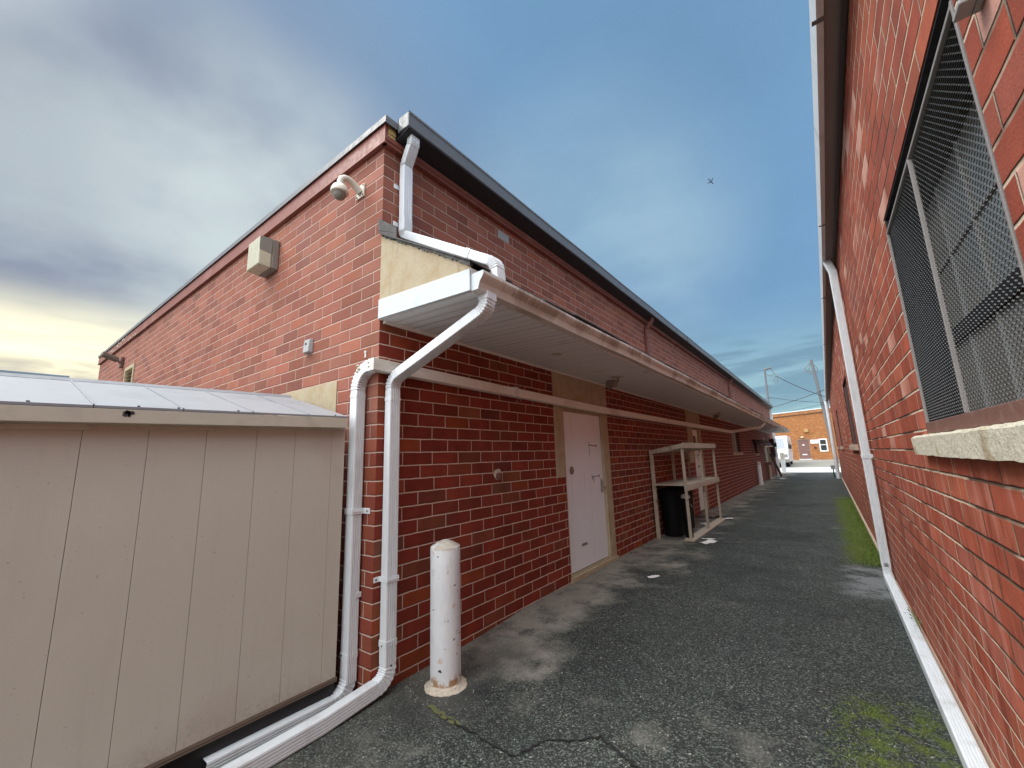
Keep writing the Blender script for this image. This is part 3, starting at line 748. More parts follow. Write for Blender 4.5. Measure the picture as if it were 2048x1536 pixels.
# 2: end wall downspout fed by the long pipe under the canopy
dB = thing('downspout', (-.167, -.055, -.1), 'white downspout on the end wall fed by the long horizontal pipe under the canopy', 'downspout', 'white downspouts')
prB = pipe_prof(.086, .078)
def turn(p):  # the section of this one is ribbed across x
    return p
pB = fillet([(-.167, -.056, .02), (-.167, -.056, 2.145), (.020, -.056, 2.150)], [.165], 20)
ob('pipe', MB().sweep(pB, [(q, p) for p, q in pipe_prof(.078, .086)][::-1], (0, -1, 0)) if False else MB().sweep(pB, prB, (0, -1, 0)), 'white_metal', dB)
pB3 = fillet([(.047, -.098, 2.152), (.047, 3.7, 2.10), (.047, 14.05, 2.11), (.80, 15.2, 2.26), (.93, 15.36, 2.42)], [0, .12, .10], 8)
ob('horizontal_run', MB().sweep(pB3, pipe_prof(.092, .072), (1, 0, 0)), 'white_old', dB)
pB4 = fillet([(-.167, -.056, .14), (-.167, -.056, -.064), (-.165, -.86, -.060)], [.11], 12)
ob('ground_run', MB().sweep(pB4, pipe_prof(.080, .080), (0, 1, 0), open_end=True), 'white_metal', dB)
ob('sleeve', MB().sweep([((-.167, -.056, 1.955), 1), ((-.167, -.056, 1.935), 1)], pipe_prof(.090, .082), (0, -1, 0)).sweep([((-.167, -.056, .20), 1), ((-.167, -.056, .165), 1)], pipe_prof(.090, .084), (0, -1, 0)).sweep([((.047, 1.60, 2.136), 1), ((.047, 1.66, 2.135), 1)], pipe_prof(.100, .080), (1, 0, 0)), 'white_metal', dB)
zz = 1.115
strap(dB, MB().box(-.216, -.1195, -.1005, -.0965, zz-.02, zz+.02).box(-.1235, -.1195, -.096, -.006, zz-.02, zz+.02).box(-.119, -.045, -.0095, -.005, zz-.02, zz+.02).box(-.1195, -.1165, -.095, -.01, zz-.006, zz+.006))
strap(dB, MB().box(-.1235, -.1195, -.05, -.005, .54, .575))
screw(dB, [((-.075, -.0095, zz), (0, -1, 0)), ((-.19, -.096, .185), (0, -1, 0))])
hk = MB()
for (y, z) in ((1.77, 2.236), (1.77, 2.075), (4.27, 2.068), (8.2, 2.05)):
    hk.tube([(.002, y, z), (.03, y, z), (.036, y, z-.012), (.03, y, z-.022), (.022, y, z-.014)], .004, 6)
ob('hook', hk, 'steel', dB)
# yellowed sealant blobs at the elbow
se = MB()
for (x, z, r) in ((-.115, 2.165, .014), (-.10, 2.14, .016), (-.12, 2.12, .010), (.02, 2.17, .010), (.024, 2.14, .010)):
    se.lathe((x, -.099, z), [(r*.3, -r*.8), (r, 0), (r*.3, r*.8)], 8, .3)
ob('sealant', se, 'lamp_lens', dB)

# 3: upper downspout from the eave gutter onto the canopy
dC = thing('downspout', (.05, .2, 3.2), 'white downspout dropping from the grey eave gutter and bending out over the canopy roof', 'downspout', 'white downspouts')
pC = fillet([(.155, .175, 4.15), (.155, .175, 4.075), (.055, .185, 3.925), (.055, .185, 3.31)], [.05, .05], 6)
ob('pipe', MB().sweep(pC, pipe_prof(.064, .092, 3, .002), (0, 1, 0)), 'white_metal', dC)
pC2 = fillet([(.056, .185, 3.42), (.056, .186, 3.285), (.985, .215, 2.745), (.990, .217, 2.58)], [.06, .09], 12)
ob('canopy_run', MB().sweep(pC2, pipe_prof(.070, .092), (0, 1, 0)), 'white_metal', dC)
ob('sleeve', MB().sweep([((.74, .207, 2.887), 1), ((.775, .208, 2.867), 1)], pipe_prof(.077, .099), (0, 1, 0)), 'white_metal', dC)
strap(dC, MB().box(.002, .006, .10, .150, 3.70, 3.74).box(.002, .006, .10, .150, 3.36, 3.40), .001)
# 4: small brown spouts further along, white one at the far end
for (y, lab) in ((6.12, 'brown downspout on the upper brick wall, nearest of the brown pair'), (14.9, 'brown downspout on the upper brick wall, farthest of the brown pair')):
    t = thing('downspout', (.04, y, 3.1), lab, 'downspout', 'brown upper downspouts')
    p = fillet([(.15, y+.05, 4.13), (.15, y+.05, 4.05), (.045, y, 3.90), (.045, y, 3.02)], [.04, .04], 5)
    ob('pipe', MB().sweep(p, pipe_prof(.06, .075, 3, .002), (0, 1, 0)), 'brown_pipe', t)
    ob('strap', MB().box(.002, .080, y-.05, y+.05, 3.70, 3.73), 'brown_pipe', t)
t = thing('downspout', (.06, 28.65, 0), 'white downspout at the far end of the long brick wall above the canopy', 'downspout', 'white downspouts')
ob('pipe', MB().sweep([((.10, 28.66, 4.05), 1), ((.07, 28.66, 3.85), 1), ((.07, 28.66, -.0), 1)], pipe_prof(.14, .12, 3), (0, 1, 0)), 'white_metal', t)
ob('strap', MB().box(.002, .146, 28.59, 28.73, 3.4, 3.44), 'white_metal', t)

# ------------------------------------------------------------------ fittings on the end wall
c0 = Vector((-.31, -.001, 3.745))
cam = thing('security_camera', c0, 'beige dome security camera on a curved arm high on the brick end wall', 'security camera')
ob('mounting_plate', MB().box(-.365, -.255, -.012, -.001, 3.685, 3.805), 'camera_beige', cam, .003)
arm = [(-.31, -.012, 3.735), (-.312, -.05, 3.765), (-.314, -.09, 3.79), (-.316, -.125, 3.80), (-.318, -.155, 3.795), (-.319, -.178, 3.775), (-.32, -.188, 3.745), (-.32, -.19, 3.715)]
ob('arm', MB().tube(arm, [.034, .030, .028, .027, .027, .027, .027, .027], 14), 'camera_beige', cam, smooth=True)
dcx, dcy, dz = -.32, -.19, 3.70
ob('housing', MB().lathe((dcx, dcy, dz), [(.02, .022), (.034, .016), (.056, -.004), (.068, -.030), (.071, -.048), (.071, -.060), (.062, -.066)], 28), 'camera_beige', cam, smooth=True)
ob('dome', MB().lathe((dcx, dcy, dz-.064), [(.052, .0), (.050, -.020), (.040, -.040), (.024, -.052), (.005, -.056)], 24), 'lamp_body', cam, smooth=True)
bt = MB()
for (x, z) in ((-.352, 3.70), (-.268, 3.70), (-.352, 3.79), (-.268, 3.79)): bt.tube([(x, -.012, z), (x, -.016, z)], .007, 8)
ob('bolt', bt, 'black', cam)

wl = thing('wall_light', (-2.08, -.1, 3.65), 'boxy yellowed wall pack light below the brown fascia of the brick end wall', 'wall light')
ob('housing', MB().box(-2.125, -1.815, -.075, -.001, 3.50, 3.835), 'lamp_body', wl, .012)
ob('lens', MB().hexa([(-2.125, -.076, 3.50), (-1.815, -.076, 3.50), (-1.815, -.076, 3.833), (-2.125, -.076, 3.833)], [(-2.12, -.195, 3.515), (-1.83, -.195, 3.515), (-1.83, -.195, 3.826), (-2.12, -.195, 3.826)]), 'lamp_lens', wl, .010)
ob('shade', MB().hexa([(-1.8145, -.078, 3.66), (-1.812, -.078, 3.66), (-1.812, -.078, 3.831), (-1.8145, -.078, 3.831)], [(-1.8285, -.194, 3.68), (-1.8265, -.194, 3.68), (-1.8265, -.194, 3.824), (-1.8285, -.194, 3.824)]), 'lamp_body', wl)

jb = thing('junction_box', (-1.045, -.02, 2.50), 'small grey plastic cable box on the brick end wall', 'cable box')
ob('cover', MB().hexa([(-1.10, -.001, 2.445), (-.985, -.001, 2.445), (-.985, -.001, 2.575), (-1.10, -.001, 2.575)], [(-1.09, -.045, 2.45), (-.995, -.045, 2.45), (-.995, -.035, 2.57), (-1.09, -.035, 2.57)]), 'box_grey', jb, .006)
ob('cable_slot', MB().tube([(-1.045, -.040, 2.53), (-1.045, -.0435, 2.53)], .010, 10), 'black', jb)
tag(ob('wall_anchor', MB().tube([(-.164, -.001, 2.30), (-.164, -.012, 2.297)], .011, 10).box(-.171, -.157, -.008, -.001, 2.255, 2.292), 'paper'), 'tiny white cable clip on the end wall beside the canopy corner', 'clip')

fdl = thing('floodlight', (-8.86, -.05, 3.68), 'slim floodlight on an arm at the far left end of the brick end wall', 'floodlight')
ob('head', MB().hexa([(-8.80, -.34, 3.73), (-8.56, -.34, 3.73), (-8.56, -.10, 3.645), (-8.80, -.10, 3.645)], [(-8.80, -.34, 3.80), (-8.56, -.34, 3.80), (-8.56, -.10, 3.715), (-8.80, -.10, 3.715)]), 'shed_base', fdl, .01)
ob('arm', MB().tube([(-8.68, -.105, 3.67), (-8.75, -.02, 3.62)], .022, 8), 'frame_steel', fdl)
ob('base', MB().box(-8.82, -8.68, -.05, -.001, 3.54, 3.76), 'frame_rust', fdl, .01)

# ------------------------------------------------------------------ fittings under the canopy
pb = thing('pipe_stub', (.02, 1.376, 1.282), 'capped rusty pipe stub set in the brick wall between the corner and the white door', 'pipe')
ob('mortar_ring', MB().lathe((0, 0, 0), [(.055, 0), (.052, .006), (.035, .008)], 14, .12), 'collar', pb)
pb.children[0].matrix_world = Matrix.Identity(4)
pb.children[0].rotation_euler = (0, R(90), 0); pb.children[0].location = (-.02, 0, .02)
ob('pipe', MB().tube([(.0, 1.376, 1.285), (.035, 1.376, 1.282)], .034, 14), 'frame_rust', pb)
def soffit_light(y, kind, lab):
    zc = 2.53-.0035*y-.022
    t = thing('ceiling_light', (.47, y, zc), lab, 'ceiling light', 'lights under the canopy')
    if kind == 0:
        ob('trim_ring', MB().lathe((.50, y, zc), [(.105, .016), (.11, .004), (.10, -.002), (.085, .0)], 28), 'white_old', t, smooth=True)
        ob('diffuser', MB().lathe((.50, y, zc), [(.084, .0035), (.06, -.004), (.02, -.006)], 24), 'lamp_lens', t, smooth=True)
    else:
        ob('canopy_plate', MB().lathe((.46, y, zc), [(.10, .014), (.10, .0), (.075, -.012)], 24), 'camera_beige', t, smooth=True)
        ob('stem', MB().tube([(.46, y, zc-.01), (.46, y, zc-.06), (.44, y-.03, zc-.08)], .012, 8), 'lamp_body', t)
        ob('lamp_head', MB().tube([(.44, y-.02, zc-.075), (.42, y-.07, zc-.10), (.39, y-.15, zc-.12)], [.03, .055, .062], 16), 'lamp_body', t, smooth=True)
soffit_light(1.80, 0, 'round recessed ceiling light in the ribbed canopy soffit nearest the corner')
soffit_light(3.45, 1, 'dark spot lamp hanging from the canopy soffit in front of the white door')
soffit_light(10.1, 1, 'dark spot lamp hanging from the canopy soffit past the wooden rack')

aw = thing('awning', (.2, 21.2, 1.7), 'dark brown rounded awning over a small window on the shaded brick wall', 'awning')
am = MB()
for i in range(6):
    a0 = R(90)*i/6; a1 = R(90)*(i+1)/6
    am.hexa([(.03+.42*math.sin(a0), 19.3, 1.60+.34*math.cos(a0)), (.03+.42*math.sin(a1), 19.3, 1.60+.34*math.cos(a1)), (.02+.40*math.sin(a1), 19.3, 1.60+.31*math.cos(a1)), (.02+.40*math.sin(a0), 19.3, 1.60+.31*math.cos(a0))],
            [(.03+.42*math.sin(a0), 22.6, 1.62+.34*math.cos(a0)), (.03+.42*math.sin(a1), 22.6, 1.62+.34*math.cos(a1)), (.02+.40*math.sin(a1), 22.6, 1.62+.31*math.cos(a1)), (.02+.40*math.sin(a0), 22.6, 1.62+.31*math.cos(a0))])
ob('fabric', am, 'dark_brown', aw)
ob('edge_bar', MB().beam((.45, 19.3, 1.615), (.45, 22.6, 1.635), .03, .03), 'white_old', aw)
tag(ob('letter_box', MB().box(.002, .08, 22.95, 23.12, 1.27, 1.55).box(.002, .095, 22.94, 23.13, 1.551, 1.575), 'white_metal', bevel=.005), 'small white letter box beside the tan doorway under the canopy', 'letter box')

# ------------------------------------------------------------------ bollards
BX, BY, BZ = .305, .385, -.045
b1 = thing('bollard', (BX, BY, BZ), 'thick white steel bollard with rust chips beside the corner downspouts', 'bollard', 'white bollards')
ob('post', MB().lathe((BX, BY, 0), [(.105, -.03), (.105, .3), (.1045, .60), (.1055, .838), (.1035, .846), (.098, .851), (.060, .872), (.025, .887), (.004, .891)], 48), 'bollard', b1, smooth=True)
ob('collar', MB().lathe((BX, BY, 0), [(.150, -.085), (.150, -.058), (.142, -.050), (.122, -.043), (.112, -.032), (.106, -.024)], 40, .04), 'collar', b1)
def far_bollard(x, y, r, h, lab):
    t = thing('bollard', (x, y, g(x, y)), lab, 'bollard', 'white bollards'); z0 = g(x, y)
    ob('post', MB().lathe((x, y, z0), [(r, -.05), (r, h-.04), (r*.8, h-.012), (r*.35, h)], 20), 'bollard', t, smooth=True)
    ob('collar', MB().lathe((x, y, z0), [(r*1.6, -.03), (r*1.5, .012), (r*1.03, .02)], 16), 'collar', t)
far_bollard(.16, 19.0, .085, .97, 'slim white bollard standing by the shaded wall past the wooden rack')
far_bollard(.20, 30.6, .12, 1.28, 'tall white post at the end of the alley in front of the parked van')

# ------------------------------------------------------------------ lumber rack and bin
rk = thing('shelf_rack', (.33, 6.9, 0), 'open grey lumber shelving rack standing against the brick wall', 'rack')
def post(x, y, zt, w=.044, lean=0.0): ob('post', MB().beam((x, y, g(x, y)-.005), (x, y+lean, zt), w, w*.8), 'lumber', rk, .003)
post(.60, 5.68, 1.525); post(.60, 6.93, 1.525, .042); post(.60, 8.12, 1.525, .042); post(.06, 5.70, 1.44, .06); post(.06, 8.12, 1.525, .042); post(.08, 6.9, 1.525, .05)
ob('shelf', MB().hexa([(.04, 5.66, 1.46), (.64, 5.66, 1.55), (.64, 8.16, 1.55), (.04, 8.16, 1.46)], [(.04, 5.66, 1.475), (.64, 5.66, 1.565), (.64, 8.16, 1.565), (.04, 8.16, 1.475)]), 'lumber', rk)
ob('rail', MB().box(.628, .652, 5.64, 8.17, 1.53, 1.625), 'lumber', rk, .003)
ob('rail', MB().hexa([(.04, 5.635, 1.44), (.652, 5.635, 1.54), (.652, 5.66, 1.54), (.04, 5.66, 1.44)], [(.04, 5.635, 1.51), (.652, 5.635, 1.62), (.652, 5.66, 1.62), (.04, 5.66, 1.51)]), 'lumber', rk)
ob('shelf', MB().box(.04, .645, 5.66, 8.16, .900, .918), 'lumber', rk)
ob('rail', MB().box(.628, .650, 5.66, 8.17, .82, .899), 'lumber', rk, .003)
ob('base_board', MB().box(.50, .66, 5.62, 8.3, .006, .035), 'lumber', rk, .003)
bn = thing('bin', (.22, 6.1, 0), 'bulky black plastic bin standing under the lumber rack', 'bin')
ob('body', MB().lathe((.225, 6.08, 0), [(.15, .02), (.165, .03), (.185, .40), (.195, .74), (.20, .76)], 30), 'bin', bn, smooth=True)
ob('lid', MB().lathe((.225, 6.08, .76), [(.208, .0), (.21, .03), (.19, .055), (.08, .075), (.02, .08)], 30), 'bin', bn, smooth=True)
bb = thing('bin', (.24, 6.75, 0), 'black filler bin added for the dark interior of the lumber rack behind the bulky one', 'bin')
ob('body', MB().hexa([(.07, 6.5, .03), (.38, 6.5, .03), (.38, 6.86, .03), (.07, 6.86, .03)], [(.05, 6.44, .78), (.40, 6.44, .78), (.40, 6.9, .78), (.05, 6.9, .78)]), 'bin', bb, .02)  # black box added to stand for the dark interior of the rack
ob('lid', MB().box(.04, .41, 6.43, 6.91, .782, .82), 'bin', bb, .012)  # lid of the added filler bin, also for the dark rack interior
bg = thing('trash_can', (.53, 5.86, 0), 'slim tall black can with a pale cap just inside the front post of the rack', 'trash can')
ob('body', MB().lathe((.53, 5.86, 0), [(.060, .03), (.066, .05), (.070, .66), (.068, .68)], 20), 'bin', bg, smooth=True)
ob('base', MB().lathe((.53, 5.86, 0), [(.068, .004), (.07, .01), (.062, .032)], 20), 'sill_plain', bg)
ob('cap', MB().lathe((.53, 5.86, .68), [(.074, .0), (.076, .015), (.066, .045), (.035, .068), (.008, .074)], 20), 'box_grey', bg, smooth=True)
ob('handle', MB().tube([(.55, 5.93, .62), (.57, 5.99, .56), (.58, 6.07, .50)], .007, 8), 'box_grey', bg)
def litter(x, y, s_, a, lab, mat='paper'):
    m = MB(); n = 5; rr = random.Random(int(x*1000)); z = [[g(x, y)+.008+rr.uniform(0, .022)*s_*4 for i in range(n)] for j in range(n)]
    ca, sa = math.cos(a), math.sin(a)
    for j in range(n):
        for i in range(n):
            u = (i/(n-1)-.5)*s_*1.6; v = (j/(n-1)-.5)*s_*(.6+.2*math.sin(i)); m.v.append((x+u*ca-v*sa, y+u*sa+v*ca, z[j][i]))
    for j in range(n-1):
        for i in range(n-1): m.f.append((j*n+i, j*n+i+1, (j+1)*n+i+1, (j+1)*n+i))
    o = ob('paper_litter', m, mat); tag(o, lab, 'litter', 'scraps of litter on the asphalt')
litter(.80, 5.98, .13, .3, 'small crumpled white scrap in front of the lumber rack')
litter(.86, 5.72, .22, 1.2, 'long flat white scrap in front of the lumber rack')
litter(.62, 8.45, .20, .6, 'bright white scrap lying beyond the last rack post')
litter(.42, 7.55, .22, 2.2, 'white scrap inside the foot of the lumber rack')
litter(.45, 23.1, .45, .2, 'pale flat scrap near the leaning ladder')
litter(.75, 3.35, .10, .9, 'tiny pale scrap on the asphalt past the white door')
litter(.26, 8.85, .55, 1.5, 'flattened dark brown cardboard beyond the rack', 'shed_base')

# leaning ladder, standing ashtray and jumble by the far doorway
ld = thing('ladder', (.3, 26, 0), 'dark wooden ladder leaning on the wall by the far tan doorway', 'ladder')
for dx in (0, .42):
    ob('rail', MB().beam((.42, 25.3+dx, .02), (.06, 25.0+dx, 1.25), .07, .05), 'dark_brown', ld)
rg = MB()
for i in range(9):
    t = (i+.7)/10; rg.beam((.42-.36*t, 25.3-.3*t, .02+1.23*t), (.42-.36*t, 25.72-.3*t, .02+1.23*t), .03, .05)
ob('rung', rg, 'frame_rust', ld)
pt = thing('ash_bin', (.12, 23.0, 0), 'tan post bin with a dark top standing before the far doorway', 'bin')
ob('post', MB().lathe((.14, 23.0, 0), [(.12, 0), (.12, .03), (.085, .05), (.085, .72), (.10, .74)], 16), 'tan_door', pt)
ob('top', MB().lathe((.14, 23.0, .74), [(.13, 0), (.14, .03), (.10, .09), (.03, .12)], 16), 'dark_brown', pt)
rl = thing('hand_rail', (.2, 22.4, 0), 'dark rusted handrail post by the shaded brick wall', 'handrail')
ob('upright', MB().tube([(.16, 22.3, 0), (.16, 22.3, .80)], .03, 8), 'frame_rust', rl)
ob('top_bar', MB().tube([(.02, 22.3, .80), (.30, 22.3, .80)], .026, 8), 'frame_rust', rl)
wc = thing('wall_cabinet', (.1, 26.9, 1.5), 'dark utility cabinet hung on the wall at the far end under the canopy', 'cabinet')
ob('body', MB().box(.002, .20, 26.3, 27.0, 1.05, 2.1), 'dark_brown', wc, .01)
ob('meter', MB().tube([(.2, 26.6, 1.75), (.30, 26.6, 1.75)], .12, 16), 'black', wc)
ob('conduit', MB().tube([(.08, 26.65, 1.05), (.08, 26.65, .0)], .04, 8), 'frame_rust', wc)

# ------------------------------------------------------------------ shed
sh = thing('shed', (-1.05, -1.6, -.1), 'beige metal panel shed with a pale low pitched roof standing against the end wall', 'shed')
SX = -.17
ZB = lambda y: .072+(y+.154)*.008
ZT = lambda y: 1.695+(y+.245)*.034
js = [-.145, -.245, -.497, -.727, -.985, -1.235, -1.475, -1.72, -1.97, -2.22, -2.47, -2.72, -3.0]
pm = MB(); gap = .0021
for a, b_ in zip(js[:-1], js[1:]):
    y1, y0 = a-gap/2, b_+gap/2
    mid = [(SX, y0, ZB(y0)), (SX, y1, ZB(y1)), (SX, y1, ZT(y1)), (SX, y0, ZT(y0))]
    pm.hexa([(SX-.03, p[1], p[2]) for p in mid], mid)
ob('wall_panel', pm, 'shed', sh, .0012)
bk = MB().hexa([(SX-.03, -3.0, .075), (SX-.004, -3.0, .075), (SX-.004, -.146, .075), (SX-.03, -.146, .075)], [(SX-.03, -3.0, 1.6), (SX-.004, -3.0, 1.6), (SX-.004, -.146, 1.69), (SX-.03, -.146, 1.69)])
ob('joint_backing', bk, 'shed_base', sh)
ob('end_wall', MB().hexa([(-2.0, -.165, -.05), (SX-.031, -.165, .05), (SX-.031, -.147, .05), (-2.0, -.147, -.05)], [(-2.0, -.165, 1.69), (SX-.031, -.165, 1.69), (SX-.031, -.147, 1.69), (-2.0, -.147, 1.69)]).hexa([(-2.0, -3.0, -.4), (SX-.031, -3.0, -.4), (SX-.031, -2.98, -.4), (-2.0, -2.98, -.4)], [(-2.0, -3.0, 1.6), (SX-.031, -3.0, 1.6), (SX-.031, -2.98, 1.6), (-2.0, -2.98, 1.6)]).hexa([(-2.0, -3, -.4), (-1.98, -3, -.4), (-1.98, -.15, -.1), (-2.0, -.15, -.1)], [(-2.0, -3, 1.6), (-1.98, -3, 1.6), (-1.98, -.15, 1.69), (-2.0, -.15, 1.69)]), 'shed', sh)
ob('top_track', MB().hexa([(SX-.01, -3.0, ZT(-3)-.008), (SX+.012, -3.0, ZT(-3)-.008), (SX+.012, -.15, ZT(-.15)-.008), (SX-.01, -.15, ZT(-.15)-.008)], [(SX-.01, -3.0, ZT(-3)+.02), (SX+.012, -3.0, ZT(-3)+.02), (SX+.012, -.15, ZT(-.15)+.02), (SX-.01, -.15, ZT(-.15)+.02)]), 'shed_trim', sh, .002)
bt_ = MB()
for (o0, o1, z0, z1) in ((.0005, .006, .004, .011), (-.005, .010, -.004, .0035), (-.01, .007, -.010, -.0045), (-.012, .012, -.015, -.0105)):
    bt_.hexa([(SX+o0, -3.0, ZB(-3)+z0), (SX+o1, -3.0, ZB(-3)+z0), (SX+o1, -.14, ZB(-.14)+z0), (SX+o0, -.14, ZB(-.14)+z0)], [(SX+o0, -3.0, ZB(-3)+z1), (SX+o1, -3.0, ZB(-3)+z1), (SX+o1, -.14, ZB(-.14)+z1), (SX+o0, -.14, ZB(-.14)+z1)])
ob('base_track', bt_, 'shed_base', sh)
ob('under_gap_shade', MB().hexa([(SX-.06, -3.0, -.6), (SX-.014, -3.0, -.6), (SX-.014, -.15, -.2), (SX-.06, -.15, -.2)], [(SX-.06, -3.0, ZB(-3)-.0155), (SX-.014, -3.0, ZB(-3)-.0155), (SX-.014, -.15, ZB(-.15)-.0155), (SX-.06, -.15, ZB(-.15)-.0155)]), 'black', sh)  # black sheet in place of the shade in the gap under the shed
RZ = lambda y: .020*(y+.17)
fx = -.10
ob('roof_fascia', MB().hexa([(fx-.012, -3.1, 1.701+RZ(-3.1)), (fx, -3.1, 1.701+RZ(-3.1)), (fx, -.17, 1.701), (fx-.012, -.17, 1.701)], [(fx-.012, -3.1, 1.768+RZ(-3.1)), (fx, -3.1, 1.768+RZ(-3.1)), (fx, -.17, 1.768), (fx-.012, -.17, 1.768)]).hexa([(SX-.05, -3.1, 1.690+RZ(-3.1)), (fx-.0125, -3.1, 1.702+RZ(-3.1)), (fx-.0125, -.17, 1.702), (SX-.05, -.17, 1.690)], [(SX-.05, -3.1, 1.70+RZ(-3.1)), (fx-.0125, -3.1, 1.712+RZ(-3.1)), (fx-.0125, -.17, 1.712), (SX-.05, -.17, 1.70)]), 'shed_trim', sh, .0015)
rf = MB(); rx = -1.05; ends = [-.17, -.45, -.785, -1.12, -1.46, -1.79, -2.12, -2.46, -2.8, -3.1]
for a, b_ in zip(ends[:-1], ends[1:]):
    y1, y0 = a-.002, b_+.002
    for (xa, za, xb, zb) in ((fx, 1.770, rx, 2.025), (rx, 2.025, -2.02, 1.770)):
        rf.hexa([(xa, y0, za+RZ(y0)), (xa, y1, za+RZ(y1)), (xb, y1, zb+RZ(y1)), (xb, y0, zb+RZ(y0))], [(xa, y0, za+.012+RZ(y0)), (xa, y1, za+.012+RZ(y1)), (xb, y1, zb+.012+RZ(y1)), (xb, y0, zb+.012+RZ(y0))])
sr = ob('roof', rf, 'shed_roof', sh)
sr.data.update()
sn = MB()
for y in ends[1:-1]:
    sn.beam((fx-.004, y, 1.786+RZ(y)), (rx, y, 2.041+RZ(y)), .006, .005)
ob('roof_seam', sn, 'shed_roof', sr)
ob('ridge_cap', MB().hexa([(rx-.07, -3.1, 2.020+RZ(-3.1)), (rx+.07, -3.1, 2.020+RZ(-3.1)), (rx+.07, -.165, 2.020), (rx-.07, -.165, 2.020)], [(rx-.05, -3.1, 2.041+RZ(-3.1)), (rx+.05, -3.1, 2.041+RZ(-3.1)), (rx+.05, -.165, 2.041), (rx-.05, -.165, 2.041)]), 'shed_roof', sr)
rv = MB()
for y in (-.26, -.86, -1.14, -1.30, -1.66, -1.95): rv.tube([(fx-.012, y, 1.778+RZ(y)), (fx-.012, y, 1.790+RZ(y))], .006, 8)
ob('rivet', rv, 'black', sr)
sp_ = MB(); rr = random.Random(4)     # black mould run on the fascia
for i in range(16):
    y = -1.337+rr.gauss(0, .010); z1 = 1.742-rr.random()*.012; ln = rr.uniform(.006, .03); w = rr.uniform(.002, .006)
    sp_.quad((fx+.0012, y-w, z1-ln), (fx+.0012, y+w, z1-ln), (fx+.0012, y+w*.7, z1), (fx+.0012, y-w*.7, z1))
ob('mould_stain', sp_, 'dark_gap', sh)

# ------------------------------------------------------------------ right brick building
RX = 3.0; RY1 = 24.2
rb = thing('brick_building', (5.5, 10, 0), 'orange red brick building with mesh covered windows on the right of the alley', 'building')
wins = [(-.42, 1.05, 1.50, 2.655), (7.0, 8.55, 1.50, 2.655), (14.6, 16.1, 1.50, 2.655), (21.3, 22.8, 1.50, 2.655)]
wm = MB()
wall_plane(wm, 'x', RX, -6, RY1, -.3, 3.80, wins, .16)
wall_plane(wm, 'y', RY1, RX, RX+8, -.3, 3.80, [], -.1)
wall_plane(wm, 'y', -6, RX, RX+8, -.3, 3.80, [], -.1)
wall_plane(wm, 'x', RX+8, -6, RY1, -.3, 3.80, [], -.1)
ob('wall', wm, 'brick_r', rb)
ob('roof', MB().box(2.90, RX+8, -6, RY1+.05, 3.90, 3.95), 'roof_dark', rb)
ob('soffit', MB().box(2.890, 2.962, -6, RY1+.04, 3.765, 3.775), 'frame_steel', rb)
ob('soffit_trim', MB().box(2.955, 2.9615, -6, RY1+.03, 3.752, 3.7645).box(2.9625, 2.9985, -6, RY1+.03, 3.80, 3.81), 'grey_metal', rb)
gu = MB().prism([(2.889, 0, 3.755), (2.889, 0, 3.89), (2.842, 0, 3.89), (2.838, 0, 3.86), (2.848, 0, 3.80), (2.856, 0, 3.755)], (0, -6, 0), (0, RY1+.05, 0))
gt = ob('eave_gutter', gu, 'white_metal', rb)
sj = MB()
for y in (.72, 3.35, 6.0, 9.6, 14.0, 19.0): sj.box(2.8355, 2.8885, y, y+.03, 3.7505, 3.7545)
ob('gutter_seam', sj, 'grey_metal', gt)
ob('footing', MB().box(2.972, 3.02, -3, RY1, -.05, .035), 'sill_plain', rb, .008)

def mesh_screen(y0, y1, z0, z1, x, py=.030, pz=.0125):
    """expanded metal: rows of zig-zag strands"""
    m = MB(); nr = int((z1-z0)/pz); nc = int((y1-y0)/(py/2))
    w = .0016; dpt = .0022
    for r in range(nr+1):
        zc = z0+r*pz; prev = None; b0 = len(m.v)
        for c_ in range(nc+1):
            y = y0+c_*py/2; z = zc+(pz*.5 if (c_+r) % 2 else 0.0) - pz*.25
            i = len(m.v)
            m.v += [(x-dpt, y, z-w), (x, y, z-w*.4), (x-dpt*.2, y, z+w)]
            if c_:
                for a in range(3):
                    bq = (a+1) % 3
                    m.f.append((i-3+a, i-3+bq, i+bq, i+a))
    return m
def raw(name, m, mat, parent):
    me = bpy.data.meshes.new(name); me.from_pydata(m.v, [], m.f); me.update(); me.materials.append(M[mat])
    o = bpy.data.objects.new(name, me); COL.objects.link(o); o.parent = parent
    q = parent; off = Vector((0, 0, 0))
    while q is not None: off += q.location; q = q.parent
    o.location = -off; return o
